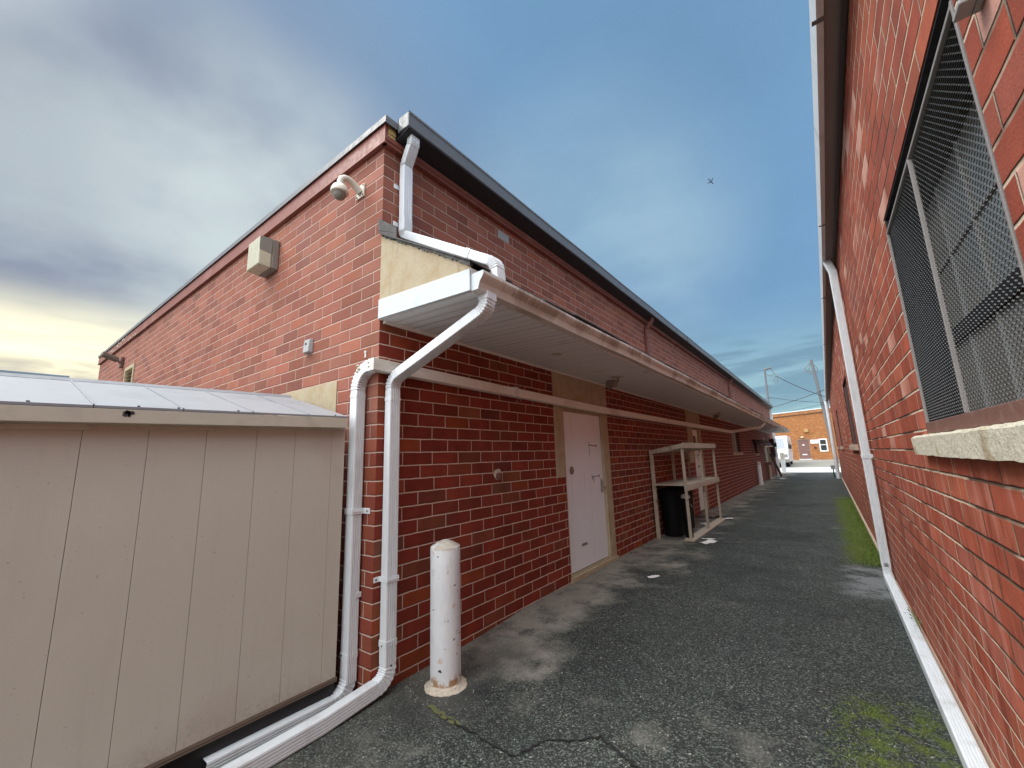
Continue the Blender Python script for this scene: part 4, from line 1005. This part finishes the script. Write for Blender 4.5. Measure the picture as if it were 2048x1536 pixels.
for wi, (y0, y1, z0, z1) in enumerate(wins):
    near = wi == 0
    w = ob('window', MB().box(RX+.115, RX+.155, y0+.001, y0+.055, z0+.001, z1-.001).box(RX+.115, RX+.155, y1-.055, y1-.001, z0+.001, z1-.001).box(RX+.115, RX+.155, y0+.0555, y1-.0555, z1-.07, z1-.001).box(RX+.115, RX+.155, y0+.0555, y1-.0555, z0+.001, z0+.06).box(RX+.118, RX+.150, y0+.0555, y1-.0555, 1.905, 1.965), 'black', rb)
    ob('glass', MB().box(RX+.140, RX+.146, y0+.05, y1-.05, z0+.05, z1-.06), 'glass' if near else 'glass_dark', w)
    ob('reveal_shade', MB().box(RX+.004, RX+.114, y0+.0005, y0+.010, z0+.011, z1-.011).box(RX+.004, RX+.114, y1-.010, y1-.0005, z0+.011, z1-.011).box(RX+.004, RX+.114, y0+.0005, y1-.0005, z1-.010, z1-.0005), 'black', w)  # black strips painting the shade of the deep jambs and lintel gap
    if near:
        mu = MB()
        for y in (-.02, .33, .68): mu.box(RX+.130, RX+.1395, y-.0045, y+.0045, z0+.0605, 1.9045).box(RX+.130, RX+.1395, y-.0045, y+.0045, 1.9655, z1-.0705)
        mu.box(RX+.131, RX+.1393, y0+.056, y1-.056, 2.26, 2.272)
        ob('muntin', mu, 'box_grey', w)
        sf = MB().box(RX-.002, RX+.010, y0+.011, y0+.021, z0+.056, z1-.075).box(RX-.002, RX+.010, y1-.020, y1-.011, z0+.056, z1-.080).box(RX-.002, RX+.010, y0+.0215, y1-.0205, z1-.094, z1-.080)
        sf.box(RX-.004, RX+.012, .304, .317, z0+.056, z1-.0945)
        scr = ob('screen_frame', sf, 'frame_steel', w, .002)
        ob('bottom_rail', MB().box(RX-.004, RX+.03, y0+.002, y1-.002, z0+.002, z0+.0555), 'frame_rust', w, .003)
        raw('wire_mesh', mesh_screen(y0+.021, y1-.020, z0+.056, z1-.094, RX+.009), 'screen', w)
    else:
        ob('screen_frame', MB().box(RX+.02, RX+.05, y0+.011, y0+.026, z0+.011, z1-.011).box(RX+.02, RX+.05, y1-.026, y1-.011, z0+.011, z1-.011), 'frame_rust', w)
        ob('wire_mesh', MB().box(RX+.03, RX+.034, y0+.027, y1-.027, z0+.011, z1-.011), 'dark_brown', w)
    sl = MB(); n = 40 if near else 6; rr = random.Random(wi+3)
    a, b_ = y0-.35 if near else y0-.1, y1+.14 if near else y1+.3
    prevr = None
    for i in range(n+1):
        y = a+(b_-a)*i/n; j = lambda s_=.0022: rr.uniform(-s_, s_) if near else 0
        ring = [(RX-.045+j(), y, z0-.098+j()), (RX+.10, y, z0-.098), (RX+.10, y, z0-.001), (RX-.040+j(), y, z0-.004+j(.002)), (RX-.048+j(.002), y, z0-.014+j(.002))]
        if prevr:
            for q in range(5): sl.quad(prevr[q], prevr[(q+1) % 5], ring[(q+1) % 5], ring[q])
        else: sl.poly(ring)
        prevr = ring
    sl.poly(prevr)
    ob('sill', sl, 'sill' if near else 'sill_plain', w)

# downspout on the right wall, running along its foot towards the viewer
dR = thing('downspout', (2.94, 4.46, 0), 'long white downspout on the right brick wall with a run along its foot', 'downspout', 'white downspouts')
ob('pipe', MB().sweep([((2.90, 4.46, 3.757), 1), ((2.91, 4.46, 3.72), 1), ((2.94, 4.46, 3.60), 1), ((2.94, 4.46, .16), 1)], pipe_prof(.080, .080), (1, 0, 0)), 'white_metal', dR)
pR = fillet([(2.94, 4.46, .20), (2.94, 4.46, .045), (2.925, -1.0, .040)], [.06], 8)
ob('ground_run', MB().sweep(pR, pipe_prof(.080, .074), (1, 0, 0)), 'white_metal', dR)
ob('sleeve', MB().sweep([((2.94, 4.46, 1.372), 1), ((2.94, 4.46, 1.322), 1)], pipe_prof(.090, .090), (1, 0, 0)), 'white_metal', dR)
strap(dR, MB().box(2.984, 2.9985, 4.41, 4.425, 1.33, 1.365))
screw(dR, [((2.94, 4.42, .17), (0, -1, 0)), ((2.93, 3.1, .078), (0, 0, 1))])
# round pipe at the far corner
dF = thing('downspout', (2.86, 23.9, 0), 'round white downpipe at the far corner of the right brick building', 'downspout', 'white downspouts')
ob('pipe', MB().tube([(2.87, 23.9, 3.76), (2.87, 23.9, 3.6), (2.86, 23.9, .0)], .078, 18), 'white_metal', dF, smooth=True)
ob('strap', MB().lathe((2.865, 23.9, 0), [(.083, 1.02), (.083, 1.10)], 16).lathe((2.865, 23.9, 0), [(.083, 1.55), (.083, 1.59)], 16).lathe((2.865, 23.9, 0), [(.083, 2.6), (.083, 2.64)], 16), 'white_old', dF)
mt = thing('gas_meter', (2.75, 24.6, 0), 'small grey meter with pipes at the far corner of the right building', 'meter')
ob('body', MB().box(2.62, 2.80, 24.4, 24.65, .42, .62), 'box_grey', mt, .02)
ob('pipe', MB().tube([(2.71, 24.5, .42), (2.71, 24.5, .0)], .025, 8).tube([(2.80, 24.5, .52), (2.95, 24.5, .52)], .02, 8), 'black', mt)
# bracket at the top of the near window
br = thing('wall_bracket', (2.98, -.56, 2.44), 'small pale steel bracket fixed to the brick above the near window', 'bracket')
ob('plate', MB().box(2.985, 2.999, -.60, -.545, 2.405, 2.50), 'box_grey', br, .003)
ob('bolt', MB().tube([(2.985, -.57, 2.455), (2.965, -.57, 2.455)], .013, 8), 'black', br)
ob('lip', MB().box(2.955, 2.9845, -.60, -.545, 2.405, 2.418), 'box_grey', br, .003)

# weed, moss and grass along the right wall
wd = thing('weed', (2.96, 2.86, .05), 'small leafy green weed growing behind the white ground pipe', 'plant')
lf = MB(); rr = random.Random(12)
for i in range(26):
    y = 2.86+rr.uniform(-.14, .16); z = .05+rr.uniform(.02, .13); x = 2.975+rr.uniform(-.03, .015); s_ = rr.uniform(.018, .034)
    d = Vector((rr.uniform(-1, .1), rr.uniform(-1, 1), rr.uniform(-.2, .7))).normalized(); sd = d.cross(Vector((rr.random(), .3, 1))).normalized()
    p = Vector((x, y, z)); lf.quad(p, p+d*s_*.5+sd*s_*.4, p+d*s_*1.1, p+d*s_*.5-sd*s_*.4)
ob('leaves', lf, 'leaf', wd)
sm2 = MB()
for y in (2.76, 2.86, 2.95): sm2.tube([(2.98, y, .0), (2.975, y+.01, .09), (2.965, y+.02, .15)], .003, 5)
ob('stem', sm2, 'leaf', wd)
gb = MB(); rr = random.Random(5)
for i in range(5200):
    y = 5.1+(rr.random()**1.25)*9.0; e = 2.64+.10*math.sin(y*2.3)+.07*math.sin(y*6.1)
    x = 2.96-abs(rr.gauss(0, .5))*(2.96-e)
    if x < 2.4: continue
    hh = rr.uniform(.008, .028)*(1+1.0*max(0, (x-2.85)/.12)); an = rr.uniform(0, 2*PI); w = rr.uniform(.002, .005)
    dx, dy = math.cos(an)*w, math.sin(an)*w; lx, ly = rr.gauss(0, .012), rr.gauss(0, .012); z = g(x, y)
    gb.v += [(x-dx, y-dy, z), (x+dx, y+dy, z), (x+lx, y+ly, z+hh)]; k = len(gb.v); gb.f.append((k-3, k-2, k-1))
for i in range(42):
    cx_, cy_, sp_r = rr.uniform(2.42, 2.86), rr.uniform(.62, 1.62), rr.uniform(.02, .07)
    for k_ in range(46):
        x, y = rr.gauss(cx_, sp_r), rr.gauss(cy_, sp_r)
        if x > 2.875: continue
        hh = rr.uniform(.003, .010); an = rr.uniform(0, 2*PI); w = rr.uniform(.0012, .003)
        dx, dy = math.cos(an)*w, math.sin(an)*w; lx, ly = rr.gauss(0, .005), rr.gauss(0, .005); z = g(x, y)
        gb.v += [(x-dx, y-dy, z), (x+dx, y+dy, z), (x+lx, y+ly, z+hh)]; k = len(gb.v); gb.f.append((k-3, k-2, k-1))
def mat_grass():
    b = NB('moss_and_grass'); P, x, y, z, N = b.pos()
    c = b.mix(b.noise(P, 9.0, 4), (.05, .095, .008), (.20, .28, .04))
    return b.out(c, .8)
M['grass'] = mat_grass()
me = bpy.data.meshes.new('grass'); me.from_pydata(gb.v, [], gb.f); me.update(); me.materials.append(M['grass'])
go = bpy.data.objects.new('grass', me); COL.objects.link(go)
tag(go, 'strip of short green moss and grass at the foot of the right wall', 'grass', kind='stuff')

pe = MB(); rr = random.Random(21)
def pebble(x, y, r):
    z = g(x, y); base = len(pe.v); a0 = rr.uniform(0, 6.28); ph = rr.uniform(.45, .8)
    for k in range(5):
        an = a0+2*PI*k/5; q = r*rr.uniform(.7, 1.2); pe.v.append((x+q*math.cos(an), y+q*math.sin(an), z-.001))
    for k in range(5):
        an = a0+2*PI*k/5+.3; q = r*rr.uniform(.45, .75); pe.v.append((x+q*math.cos(an), y+q*math.sin(an), z+r*ph))
    for k in range(5):
        l = (k+1) % 5; pe.f.append((base+k, base+l, base+5+l, base+5+k))
    pe.f.append(tuple(base+5+k for k in range(5)))
for i in range(1500):
    if i < 900:      # loose grit gathers along the foot of the brick wall
        y = .15+9*rr.random()**1.6; x = .015+abs(rr.gauss(0, .28)); r = rr.uniform(.0015, .006)
        if 2.6 < y < 4.1 and x < .05: continue
    else:
        y = -.9+5*rr.random()**1.3; x = rr.uniform(.15, 2.85); r = rr.uniform(.0015, .0055)
    if math.hypot(x-BX, y-BY) < .18 or (x < .14 and y < .2): continue
    pebble(x, y, r)
def mat_grit():
    b = NB('loose_grit'); P, x, y, z, N = b.pos()
    return b.out(b.mix(b.noise(P, 40.0, 2), (.10, .095, .085), (.62, .58, .50)), .9)
M['grit'] = mat_grit()
me = bpy.data.meshes.new('gravel'); me.from_pydata(pe.v, [], pe.f); me.update(); me.materials.append(M['grit'])
po = bpy.data.objects.new('gravel', me); COL.objects.link(po)
tag(po, 'loose pale grit scattered over the asphalt', 'gravel', kind='stuff')

# ------------------------------------------------------------------ far street
FY = 47.0; FZ = g(0, 47)
fb = thing('brick_building', (0, FY, FZ), 'orange brick building with a brown door across the street', 'building')
fm = MB()
wall_plane(fm, 'y', FY, -14, 9, FZ-.6, 4.9, [(.40, 1.32, FZ+.06, 2.36), (2.12, 2.64, 1.22, 2.30)], .12)
ob('wall', fm, 'brick_far', fb)
ob('parapet', MB().hexa([(-14, FY-.02, 4.0), (9, FY-.02, 5.2), (9, FY+.4, 5.2), (-14, FY+.4, 4.0)], [(-14, FY-.02, 4.35), (9, FY-.02, 5.45), (9, FY+.4, 5.45), (-14, FY+.4, 4.35)]), 'brick_far', fb)
ob('coping', MB().hexa([(-14, FY-.05, 4.351), (9, FY-.05, 5.451), (9, FY+.42, 5.451), (-14, FY+.42, 4.351)], [(-14, FY-.05, 4.43), (9, FY-.05, 5.58), (9, FY+.42, 5.58), (-14, FY+.42, 4.43)]), 'white_trim', fb)
ob('parapet_strip', MB().hexa([(-14, FY-.05, 3.93), (9, FY-.05, 5.14), (9, FY-.021, 5.14), (-14, FY-.021, 3.93)], [(-14, FY-.05, 3.99), (9, FY-.05, 5.22), (9, FY-.021, 5.22), (-14, FY-.021, 3.99)]), 'dark_brown', fb)
fd = ob('door', MB().box(.42, 1.30, FY+.04, FY+.09, FZ+.08, 2.34), 'brown_door', fb)
ob('door_plate', MB().box(.74, .93, FY+.03, FY+.0395, 1.78, 1.88).box(.66, 1.03, FY+.03, FY+.0395, .88, .98), 'van_white', fd)
ob('handle', MB().beam((1.10, FY+.0, 1.33), (1.23, FY+.0, 1.33), .05, .05).beam((1.2, FY+.0, 1.33), (1.2, FY+.04, 1.33), .05, .05), 'steel', fd)
ob('doorstep', MB().box(.36, 1.38, FY-.3, FY-.001, FZ-.1, FZ+.10), 'apron', fd)
fw = ob('window', MB().box(2.06, 2.16, FY-.03, FY+.06, 1.16, 2.36).box(2.60, 2.70, FY-.03, FY+.06, 1.16, 2.36).box(2.161, 2.599, FY-.03, FY+.06, 2.25, 2.36).box(2.161, 2.599, FY-.03, FY+.06, 1.16, 1.27).box(2.161, 2.599, FY-.02, FY+.06, 1.76, 1.83), 'van_white', fb)
ob('glass', MB().box(2.161, 2.599, FY+.03, FY+.04, 1.271, 2.249), 'glass_dark', fw)
ob('vent_box', MB().box(1.05, 1.40, FY-.18, FY-.001, 3.02, 3.35), 'box_tan', fb, .02)
ob('intake', MB().tube([(1.74, FY-.001, 1.56), (1.74, FY-.10, 1.56)], .10, 12), 'dark_brown', fb)
fl_ = thing('wall_lamp', (.84, FY-.1, 2.58), 'small round wall lamp above the brown door across the street', 'wall lamp')
ob('dome', MB().lathe((.84, FY-.12, 2.52), [(.14, .0), (.13, .06), (.07, .12), (.02, .14)], 16), 'lamp_lens', fl_, smooth=True)
ob('base', MB().box(.76, .92, FY-.06, FY-.001, 2.50, 2.64), 'box_tan', fl_)
sg = thing('sign', (1.73, FY-.03, 2.1), 'white sign with blue lettering between the brown door and the white window', 'sign')
ob('board', MB().box(1.42, 2.03, FY-.04, FY-.005, 1.93, 2.30), 'van_white', sg)
def text(body, size, loc, mat, parent, name):
    cu = bpy.data.curves.new(name, 'FONT'); cu.body = body; cu.size = size; cu.align_x = 'CENTER'; cu.extrude = .002
    to = bpy.data.objects.new('tmp', cu); COL.objects.link(to)
    dg = bpy.context.evaluated_depsgraph_get(); dg.update()
    me = bpy.data.meshes.new_from_object(to.evaluated_get(dg)); bpy.data.objects.remove(to)
    me.materials.clear(); me.materials.append(M[mat])
    o = bpy.data.objects.new(name, me); COL.objects.link(o); o.parent = parent
    o.rotation_euler = (R(90), 0, 0); o.location = Vector(loc)-parent.location
    return o
text('Entrance To', .105, (1.725, FY-.043, 2.135), 'blue_text', sg, 'lettering')
text('rear offices', .07, (1.725, FY-.043, 2.01), 'pale_text', sg, 'lettering')

# parked van, front towards the alley
VY = 35.9; VZ = g(0, 37)
vn = thing('van', (-.75, 38, VZ), 'white van with a red emblem on its side parked beyond the brick corner', 'van')
def vprof(x): return [(x, VY+.05, VZ+.35), (x, VY+5.2, VZ+.35), (x, VY+5.25, VZ+2.30), (x, VY+5.0, VZ+2.38), (x, VY+1.5, VZ+2.38), (x, VY+1.15, VZ+2.28), (x, VY+.62, VZ+1.30), (x, VY+.08, VZ+1.12), (x, VY, VZ+.7)]
ob('body', MB().hexa(vprof(-1.75), vprof(.22)), 'van_white', vn, .07)
ws = MB().hexa([(-1.58, VY+.665, VZ+1.36), (.05, VY+.665, VZ+1.36), (-.02, VY+1.09, VZ+2.14), (-1.51, VY+1.09, VZ+2.14)], [(-1.58, VY+.645, VZ+1.37), (.05, VY+.645, VZ+1.37), (-.02, VY+1.07, VZ+2.15), (-1.51, VY+1.07, VZ+2.15)])
ob('windscreen', ws, 'far_metal', vn)
ob('side_window', MB().hexa([(.221, VY+.8, VZ+1.38), (.221, VY+1.7, VZ+1.38), (.221, VY+1.7, VZ+2.0), (.221, VY+1.25, VZ+2.0)], [(.228, VY+.8, VZ+1.38), (.228, VY+1.7, VZ+1.38), (.228, VY+1.7, VZ+2.0), (.228, VY+1.25, VZ+2.0)]), 'glass_dark', vn)
for (x, y) in ((.06, 1.0), (.06, 4.3), (-1.6, 1.0), (-1.6, 4.3)):
    wh = ob('wheel', MB().tube([(x-.11, VY+y, VZ+.33), (x+.11, VY+y, VZ+.33)], .34, 20), 'tyre', vn)
    ob('rim', MB().tube([(x+.111, VY+y, VZ+.33), (x+.118, VY+y, VZ+.33)], .19, 16), 'steel', wh)
for x in (-1.55, .02):
    ob('headlight', MB().box(x-.14, x+.14, VY-.012, VY+.05, VZ+.72, VZ+.95), 'glass', vn)
ob('bumper', MB().box(-1.77, .24, VY-.06, VY+.06, VZ+.35, VZ+.58), 'lamp_body', vn, .02)
ob('side_mirror', MB().box(.26, .44, VY+.85, VY+.95, VZ+1.35, VZ+1.68), 'black', vn, .02)
ob('side_mirror', MB().box(-1.97, -1.79, VY+.85, VY+.95, VZ+1.35, VZ+1.68), 'black', vn, .02)
em = MB()
for (r0, r1) in ((.46, .38), (.28, .20)):
    for i in range(28):
        a0, a1 = 2*PI*i/28, 2*PI*(i+1)/28; c_ = (VY+3.0, VZ+1.55)
        em.quad((.2225, c_[0]+r0*1.9*math.cos(a0), c_[1]+r0*math.sin(a0)), (.2225, c_[0]+r0*1.9*math.cos(a1), c_[1]+r0*math.sin(a1)), (.2225, c_[0]+r1*1.9*math.cos(a1), c_[1]+r1*math.sin(a1)), (.2225, c_[0]+r1*1.9*math.cos(a0), c_[1]+r1*math.sin(a0)))
ob('emblem', em, 'red_paint', vn)

# utility poles and wires
def pole(x0, y, ztop, xt, lab, arms):
    t = thing('utility_pole', (x0, y, 0), lab, 'utility pole', 'utility poles')
    zb = g(0, y)-.2
    ob('shaft', MB().tube([(x0, y, zb), (xt, y, ztop)], [.085, .07] if x0 < 0 else [.13, .10], 12), 'pole', t, smooth=True)
    for a in arms: ob('bracket', MB().tube(a[0], a[1], 6), 'pole', t)
    return t
Y1 = 40.0
pole(-1.02, Y1, 8.45, -.86, 'thin grey utility pole rising over the far end of the left building', [
    ([(-.86, Y1, 8.42), (-.62, Y1, 8.5), (-.38, Y1, 8.52)], .09), ([(-.38, Y1, 8.5), (-.22, Y1, 8.0), (-.02, Y1, 7.7)], .035),
    ([(-.80, Y1, 8.05), (-.60, Y1, 7.85), (-.42, Y1, 7.78), (-.36, Y1, 7.9)], .03),
    ([(-.10, Y1, 7.75), (-.26, Y1, 7.55), (-.27, Y1, 7.3), (-.16, Y1, 7.1), (-.03, Y1, 7.2), (.0, Y1, 7.5), (-.06, Y1, 7.72)], .025),
    ([(-.92, Y1, 6.95), (-.72, Y1, 6.95)], .03), ([(-1.1, Y1, 5.75), (-.95, Y1, 5.95), (-.75, Y1, 5.9)], .03)])
pole(3.1, Y1, 8.75, 2.52, 'thin utility pole with looped cables beside the right building', [
    ([(2.53, Y1, 8.65), (2.30, Y1, 8.35), (2.02, Y1, 8.1)], .028), ([(2.50, Y1, 8.55), (2.36, Y1, 8.2), (2.25, Y1, 7.9)], .028),
    ([(2.02, Y1, 8.12), (2.0, Y1, 7.9), (2.15, Y1, 7.7), (2.38, Y1, 7.55), (2.6, Y1, 7.55)], .032), ([(2.08, Y1, 7.95), (2.3, Y1, 7.82), (2.6, Y1, 7.72)], .03),
    ([(2.6, Y1, 8.3), (2.8, Y1, 8.1), (2.85, Y1, 7.8), (2.7, Y1, 7.6)], .028)])
def wire(pts, r, lab):
    P = []
    (x0, z0), (x1, z1), sag = pts
    for i in range(21):
        t = i/20; P.append((x0+(x1-x0)*t, Y1-.2, z0+(z1-z0)*t-sag*4*t*(1-t)))
    tag(ob('overhead_wire', MB().tube(P, r, 5), 'cable'), lab, 'wire', 'overhead wires')
wire(((-.02, 7.68), (3.6, 5.28), .18), .028, 'thick overhead cable sagging down from the top of the left pole to the right')
wire(((-.80, 5.95), (3.6, 5.02), .12), .018, 'thin overhead wire falling gently from the left pole toward the right pole')
wire(((-1.2, 4.95), (3.4, 6.25), .10), .024, 'overhead cable rising from the left roof corner toward the right pole')
wire(((.4, 4.60), (3.4, 5.10), .03), .014, 'faint low wire just above the orange building roofline')

# aircraft high in the sky
ap = Vector((2.59, -1.81, 1.45))+Vector((-.114, .839, .532)).normalized()*1700
apn = thing('airplane', ap, 'tiny dark airplane high in the sky above the alley', 'airplane')
hd_ = (Vector((.797, .603, -.032))*.70-Vector((.133, -.123, .984))*.71).normalized()
def A(u, v, w=0):
    s_ = (Vector((.797, .603, -.032))*.87+Vector((.133, -.123, .984))*.5); s_ = (s_-hd_*s_.dot(hd_)).normalized(); n_ = hd_.cross(s_)
    return ap+hd_*u+s_*v+n_*w
ob('fuselage', MB().tube([A(-12, 0), A(-9, 0), A(6, 0), A(10, 0), A(12, 0)], [.5, 1.5, 1.6, 1.3, .3], 10), 'plane', apn)
for s_ in (-1, 1):
    ob('wing', MB().hexa([A(4, 0, -.25), A(-1.5, 0, -.25), A(-5, 13*s_, -.1), A(-2.6, 13*s_, -.1)], [A(4, 0, .25), A(-1.5, 0, .25), A(-5, 13*s_, .1), A(-2.6, 13*s_, .1)]), 'plane', apn)
    ob('tailplane', MB().hexa([A(-9, 0, -.2), A(-11.5, 0, -.2), A(-13, 5*s_, -.1), A(-12, 5*s_, -.1)], [A(-9, 0, .2), A(-11.5, 0, .2), A(-13, 5*s_, .1), A(-12, 5*s_, .1)]), 'plane', apn)

# low metal roofed building far to the left
fl2 = thing('low_building', (-26, -1, 0), 'distant low building showing only its blue grey metal roof edge behind the shed', 'building')
ob('wall', MB().box(-38, -26, -14, 1.15, -.3, 5.2), 'far_metal', fl2)
ob('roof_edge', MB().hexa([(-38.2, -14.2, 5.45), (-25.8, -14.2, 5.45), (-25.8, .92, 5.60), (-38.2, .92, 5.60)], [(-38.2, -14.2, 5.9), (-25.8, -14.2, 5.9), (-25.8, .92, 6.02), (-38.2, .92, 6.02)]), 'far_metal', fl2, .03)
ob('lower_roof', MB().hexa([(-38, .93, 5.3), (-26.2, .93, 5.3), (-26.2, 4.4, 5.3), (-38, 4.4, 5.3)], [(-38, .93, 5.95), (-26.2, .93, 5.95), (-26.2, 4.4, 5.78), (-38, 4.4, 5.78)]), 'far_metal', fl2)
ob('lower_wall', MB().box(-37.5, -26.5, 1.2, 4.2, -.3, 5.29), 'far_metal', fl2)

# ------------------------------------------------------------------ sky, sun, camera
w = bpy.data.worlds.new('World'); scene.world = w; w.use_nodes = True
b = NB('w', w.node_tree)
tc = b.n('ShaderNodeTexCoord'); D = b.vmath('NORMALIZE', tc.outputs['Generated'])
sp = b.n('ShaderNodeSeparateXYZ'); b.t.links.new(D, sp.inputs[0]); dx, dy, dzz = sp.outputs
SUN_EL, SUN_AZ = R(52), R(-118)      # azimuth measured from +Y towards +X
sky = b.n('ShaderNodeTexSky', sky_type='NISHITA'); sky.sun_disc = False; sky.sun_elevation = SUN_EL; sky.sun_rotation = SUN_AZ
clear = b.mix(1.0, sky.outputs[0], (.055, .055, .055), 'MULTIPLY')
el = b.math('MAXIMUM', dzz, 0.0)
den = b.math('ADD', el, .16)
cv = b.comb(b.math('DIVIDE', dx, den), b.math('DIVIDE', dy, den), 0.0)
n1 = b.noise(cv, .75, 6, .55); n2 = b.noise(b.vmath('ADD', cv, (4.2, 1.7, 3.0)), 1.5, 5, .5)
def blob(d, c0, c1):
    v = Vector(d).normalized()
    return b.rng(b.vmath('DOT_PRODUCT', D, tuple(v)), math.cos(R(c0)), math.cos(R(c1)))
left = b.rng(dx, -.35, -.85)
cl = b.mix(left, (.165, .310, .505), (.255, .295, .385))           # cloud deck: blue ahead, mauve grey to the left
cl = b.mix(b.rng(dzz, .34, .06), cl, b.mix(left, (.33, .52, .58), (.40, .425, .45)))
lum = b.math('ADD', b.rng(n1, .25, .75, .90, 1.14, False), b.rng(n2, .3, .7, -.05, .05, False))
cl = b.mix(1.0, cl, b.comb(lum, lum, lum), 'MULTIPLY')
n3 = b.noise(b.vmath('ADD', cv, (1.3, 6.1, 2.0)), 1.1, 6, .6)
mot = b.rng(n3, .36, .64, 0.0, 1.0)
cl = b.mix(b.math('MULTIPLY', left, b.math('MULTIPLY', mot, .55)), cl, (.255, .275, .375))
brk = b.math('MULTIPLY', blob((-.87, .14, .46), 24, 3), b.rng(n2, .34, .62))
cl = b.mix(b.math('MULTIPLY', brk, .55), cl, (.58, .64, .635))
brk2 = b.math('MULTIPLY', blob((-.80, .34, .49), 19, 3), b.rng(n2, .30, .62, .35, 1.0))
cl = b.mix(b.math('MULTIPLY', brk2, .62), cl, (.68, .76, .76))
brk3 = b.math('MULTIPLY', blob((-.36, .80, .48), 22, 2), b.rng(n2, .30, .62, .45, 1.0))
cl = b.mix(b.math('MULTIPLY', brk3, .38), cl, (.55, .72, .76))
# streaky bank low over the street
bank = b.math('MULTIPLY', b.rng(dzz, .27, .20), b.rng(dzz, .05, .12))
st_ = b.noise(b.comb(b.math('MULTIPLY', dx, 3.0), b.math('MULTIPLY', dy, 3.0), b.math('MULTIPLY', dzz, 22.0)), 1.6, 4, .55)
cl = b.mix(b.math('MULTIPLY', bank, b.rng(st_, .44, .60, 0, .75)), cl, b.mix(left, (.165, .29, .40), (.34, .31, .31)))
# warm evening glow low on the left
glow = b.math('MULTIPLY', blob((-.985, .02, .16), 24, 4), b.rng(dzz, .32, .19))
glow = b.math('MULTIPLY', glow, b.rng(st_, .66, .45, .80, 1.0))
cl = b.mix(glow, cl, (1.30, 1.19, .82))
lowc = b.math('MULTIPLY', b.rng(dzz, .19, .17), b.math('MULTIPLY', left, b.rng(b.noise(cv, 1.3, 4), .40, .55)))
cl = b.mix(b.math('MULTIPLY', lowc, .7), cl, (.42, .38, .35))
# sky behind and overhead, out of view, made much brighter to light the walls
behind = b.rng(b.vmath('DOT_PRODUCT', D, tuple(Vector((.0, -.72, .69)).normalized())), .40, .92)
over = b.rng(dzz, .83, .96)
cl = b.mix(1.0, cl, (.80, .815, .81), 'MULTIPLY')
br_ = b.math('MAXIMUM', b.math('MULTIPLY', behind, .70), over)
cl = b.mix(br_, cl, (3.3, 3.4, 3.5))
fin = b.mix(.93, clear, cl)
bg_ = b.n('ShaderNodeBackground'); b.t.links.new(fin, bg_.inputs[0]); bg_.inputs[1].default_value = 1.0
wo = b.n('ShaderNodeOutputWorld'); b.t.links.new(bg_.outputs[0], wo.inputs[0])

sl_ = bpy.data.lights.new('sun', 'SUN'); sl_.energy = 1.4; sl_.angle = R(28); sl_.color = (1.0, .95, .88)
so = bpy.data.objects.new('sun', sl_); COL.objects.link(so)
sd = Vector((math.sin(SUN_AZ)*math.cos(SUN_EL), math.cos(SUN_AZ)*math.cos(SUN_EL), math.sin(SUN_EL)))
so.rotation_euler = sd.to_track_quat('Z', 'Y').to_euler(); so.location = (0, -10, 30)

F_, YAW, PITCH, ROLL = 823.6, R(36.755), R(10.256), R(-1.865)
cy, sy = math.cos(YAW), math.sin(YAW)
fw_ = Vector((-sy*math.cos(PITCH), cy*math.cos(PITCH), math.sin(PITCH))); rt = Vector((cy, sy, 0)); up = rt.cross(fw_)
r2 = rt*math.cos(ROLL)+up*math.sin(ROLL); u2 = -rt*math.sin(ROLL)+up*math.cos(ROLL)
cd = bpy.data.cameras.new('camera'); co = bpy.data.objects.new('camera', cd); COL.objects.link(co)
mw = Matrix((r2, u2, -fw_)).transposed().to_4x4(); mw.translation = Vector((2.592, -1.810, 1.449))
co.matrix_world = mw
cd.sensor_width = 36; cd.lens = F_/2048*36; cd.clip_start = .02; cd.clip_end = 6000
scene.camera = co
scene.view_settings.view_transform = 'Standard'; scene.view_settings.look = 'None'
scene.view_settings.exposure = 0.50; scene.view_settings.gamma = 1.0
scene.cycles.use_denoising = True
try: scene.cycles.denoiser = 'OPENIMAGEDENOISE'
except Exception: pass
scene.cycles.max_bounces = 8; scene.cycles.diffuse_bounces = 3
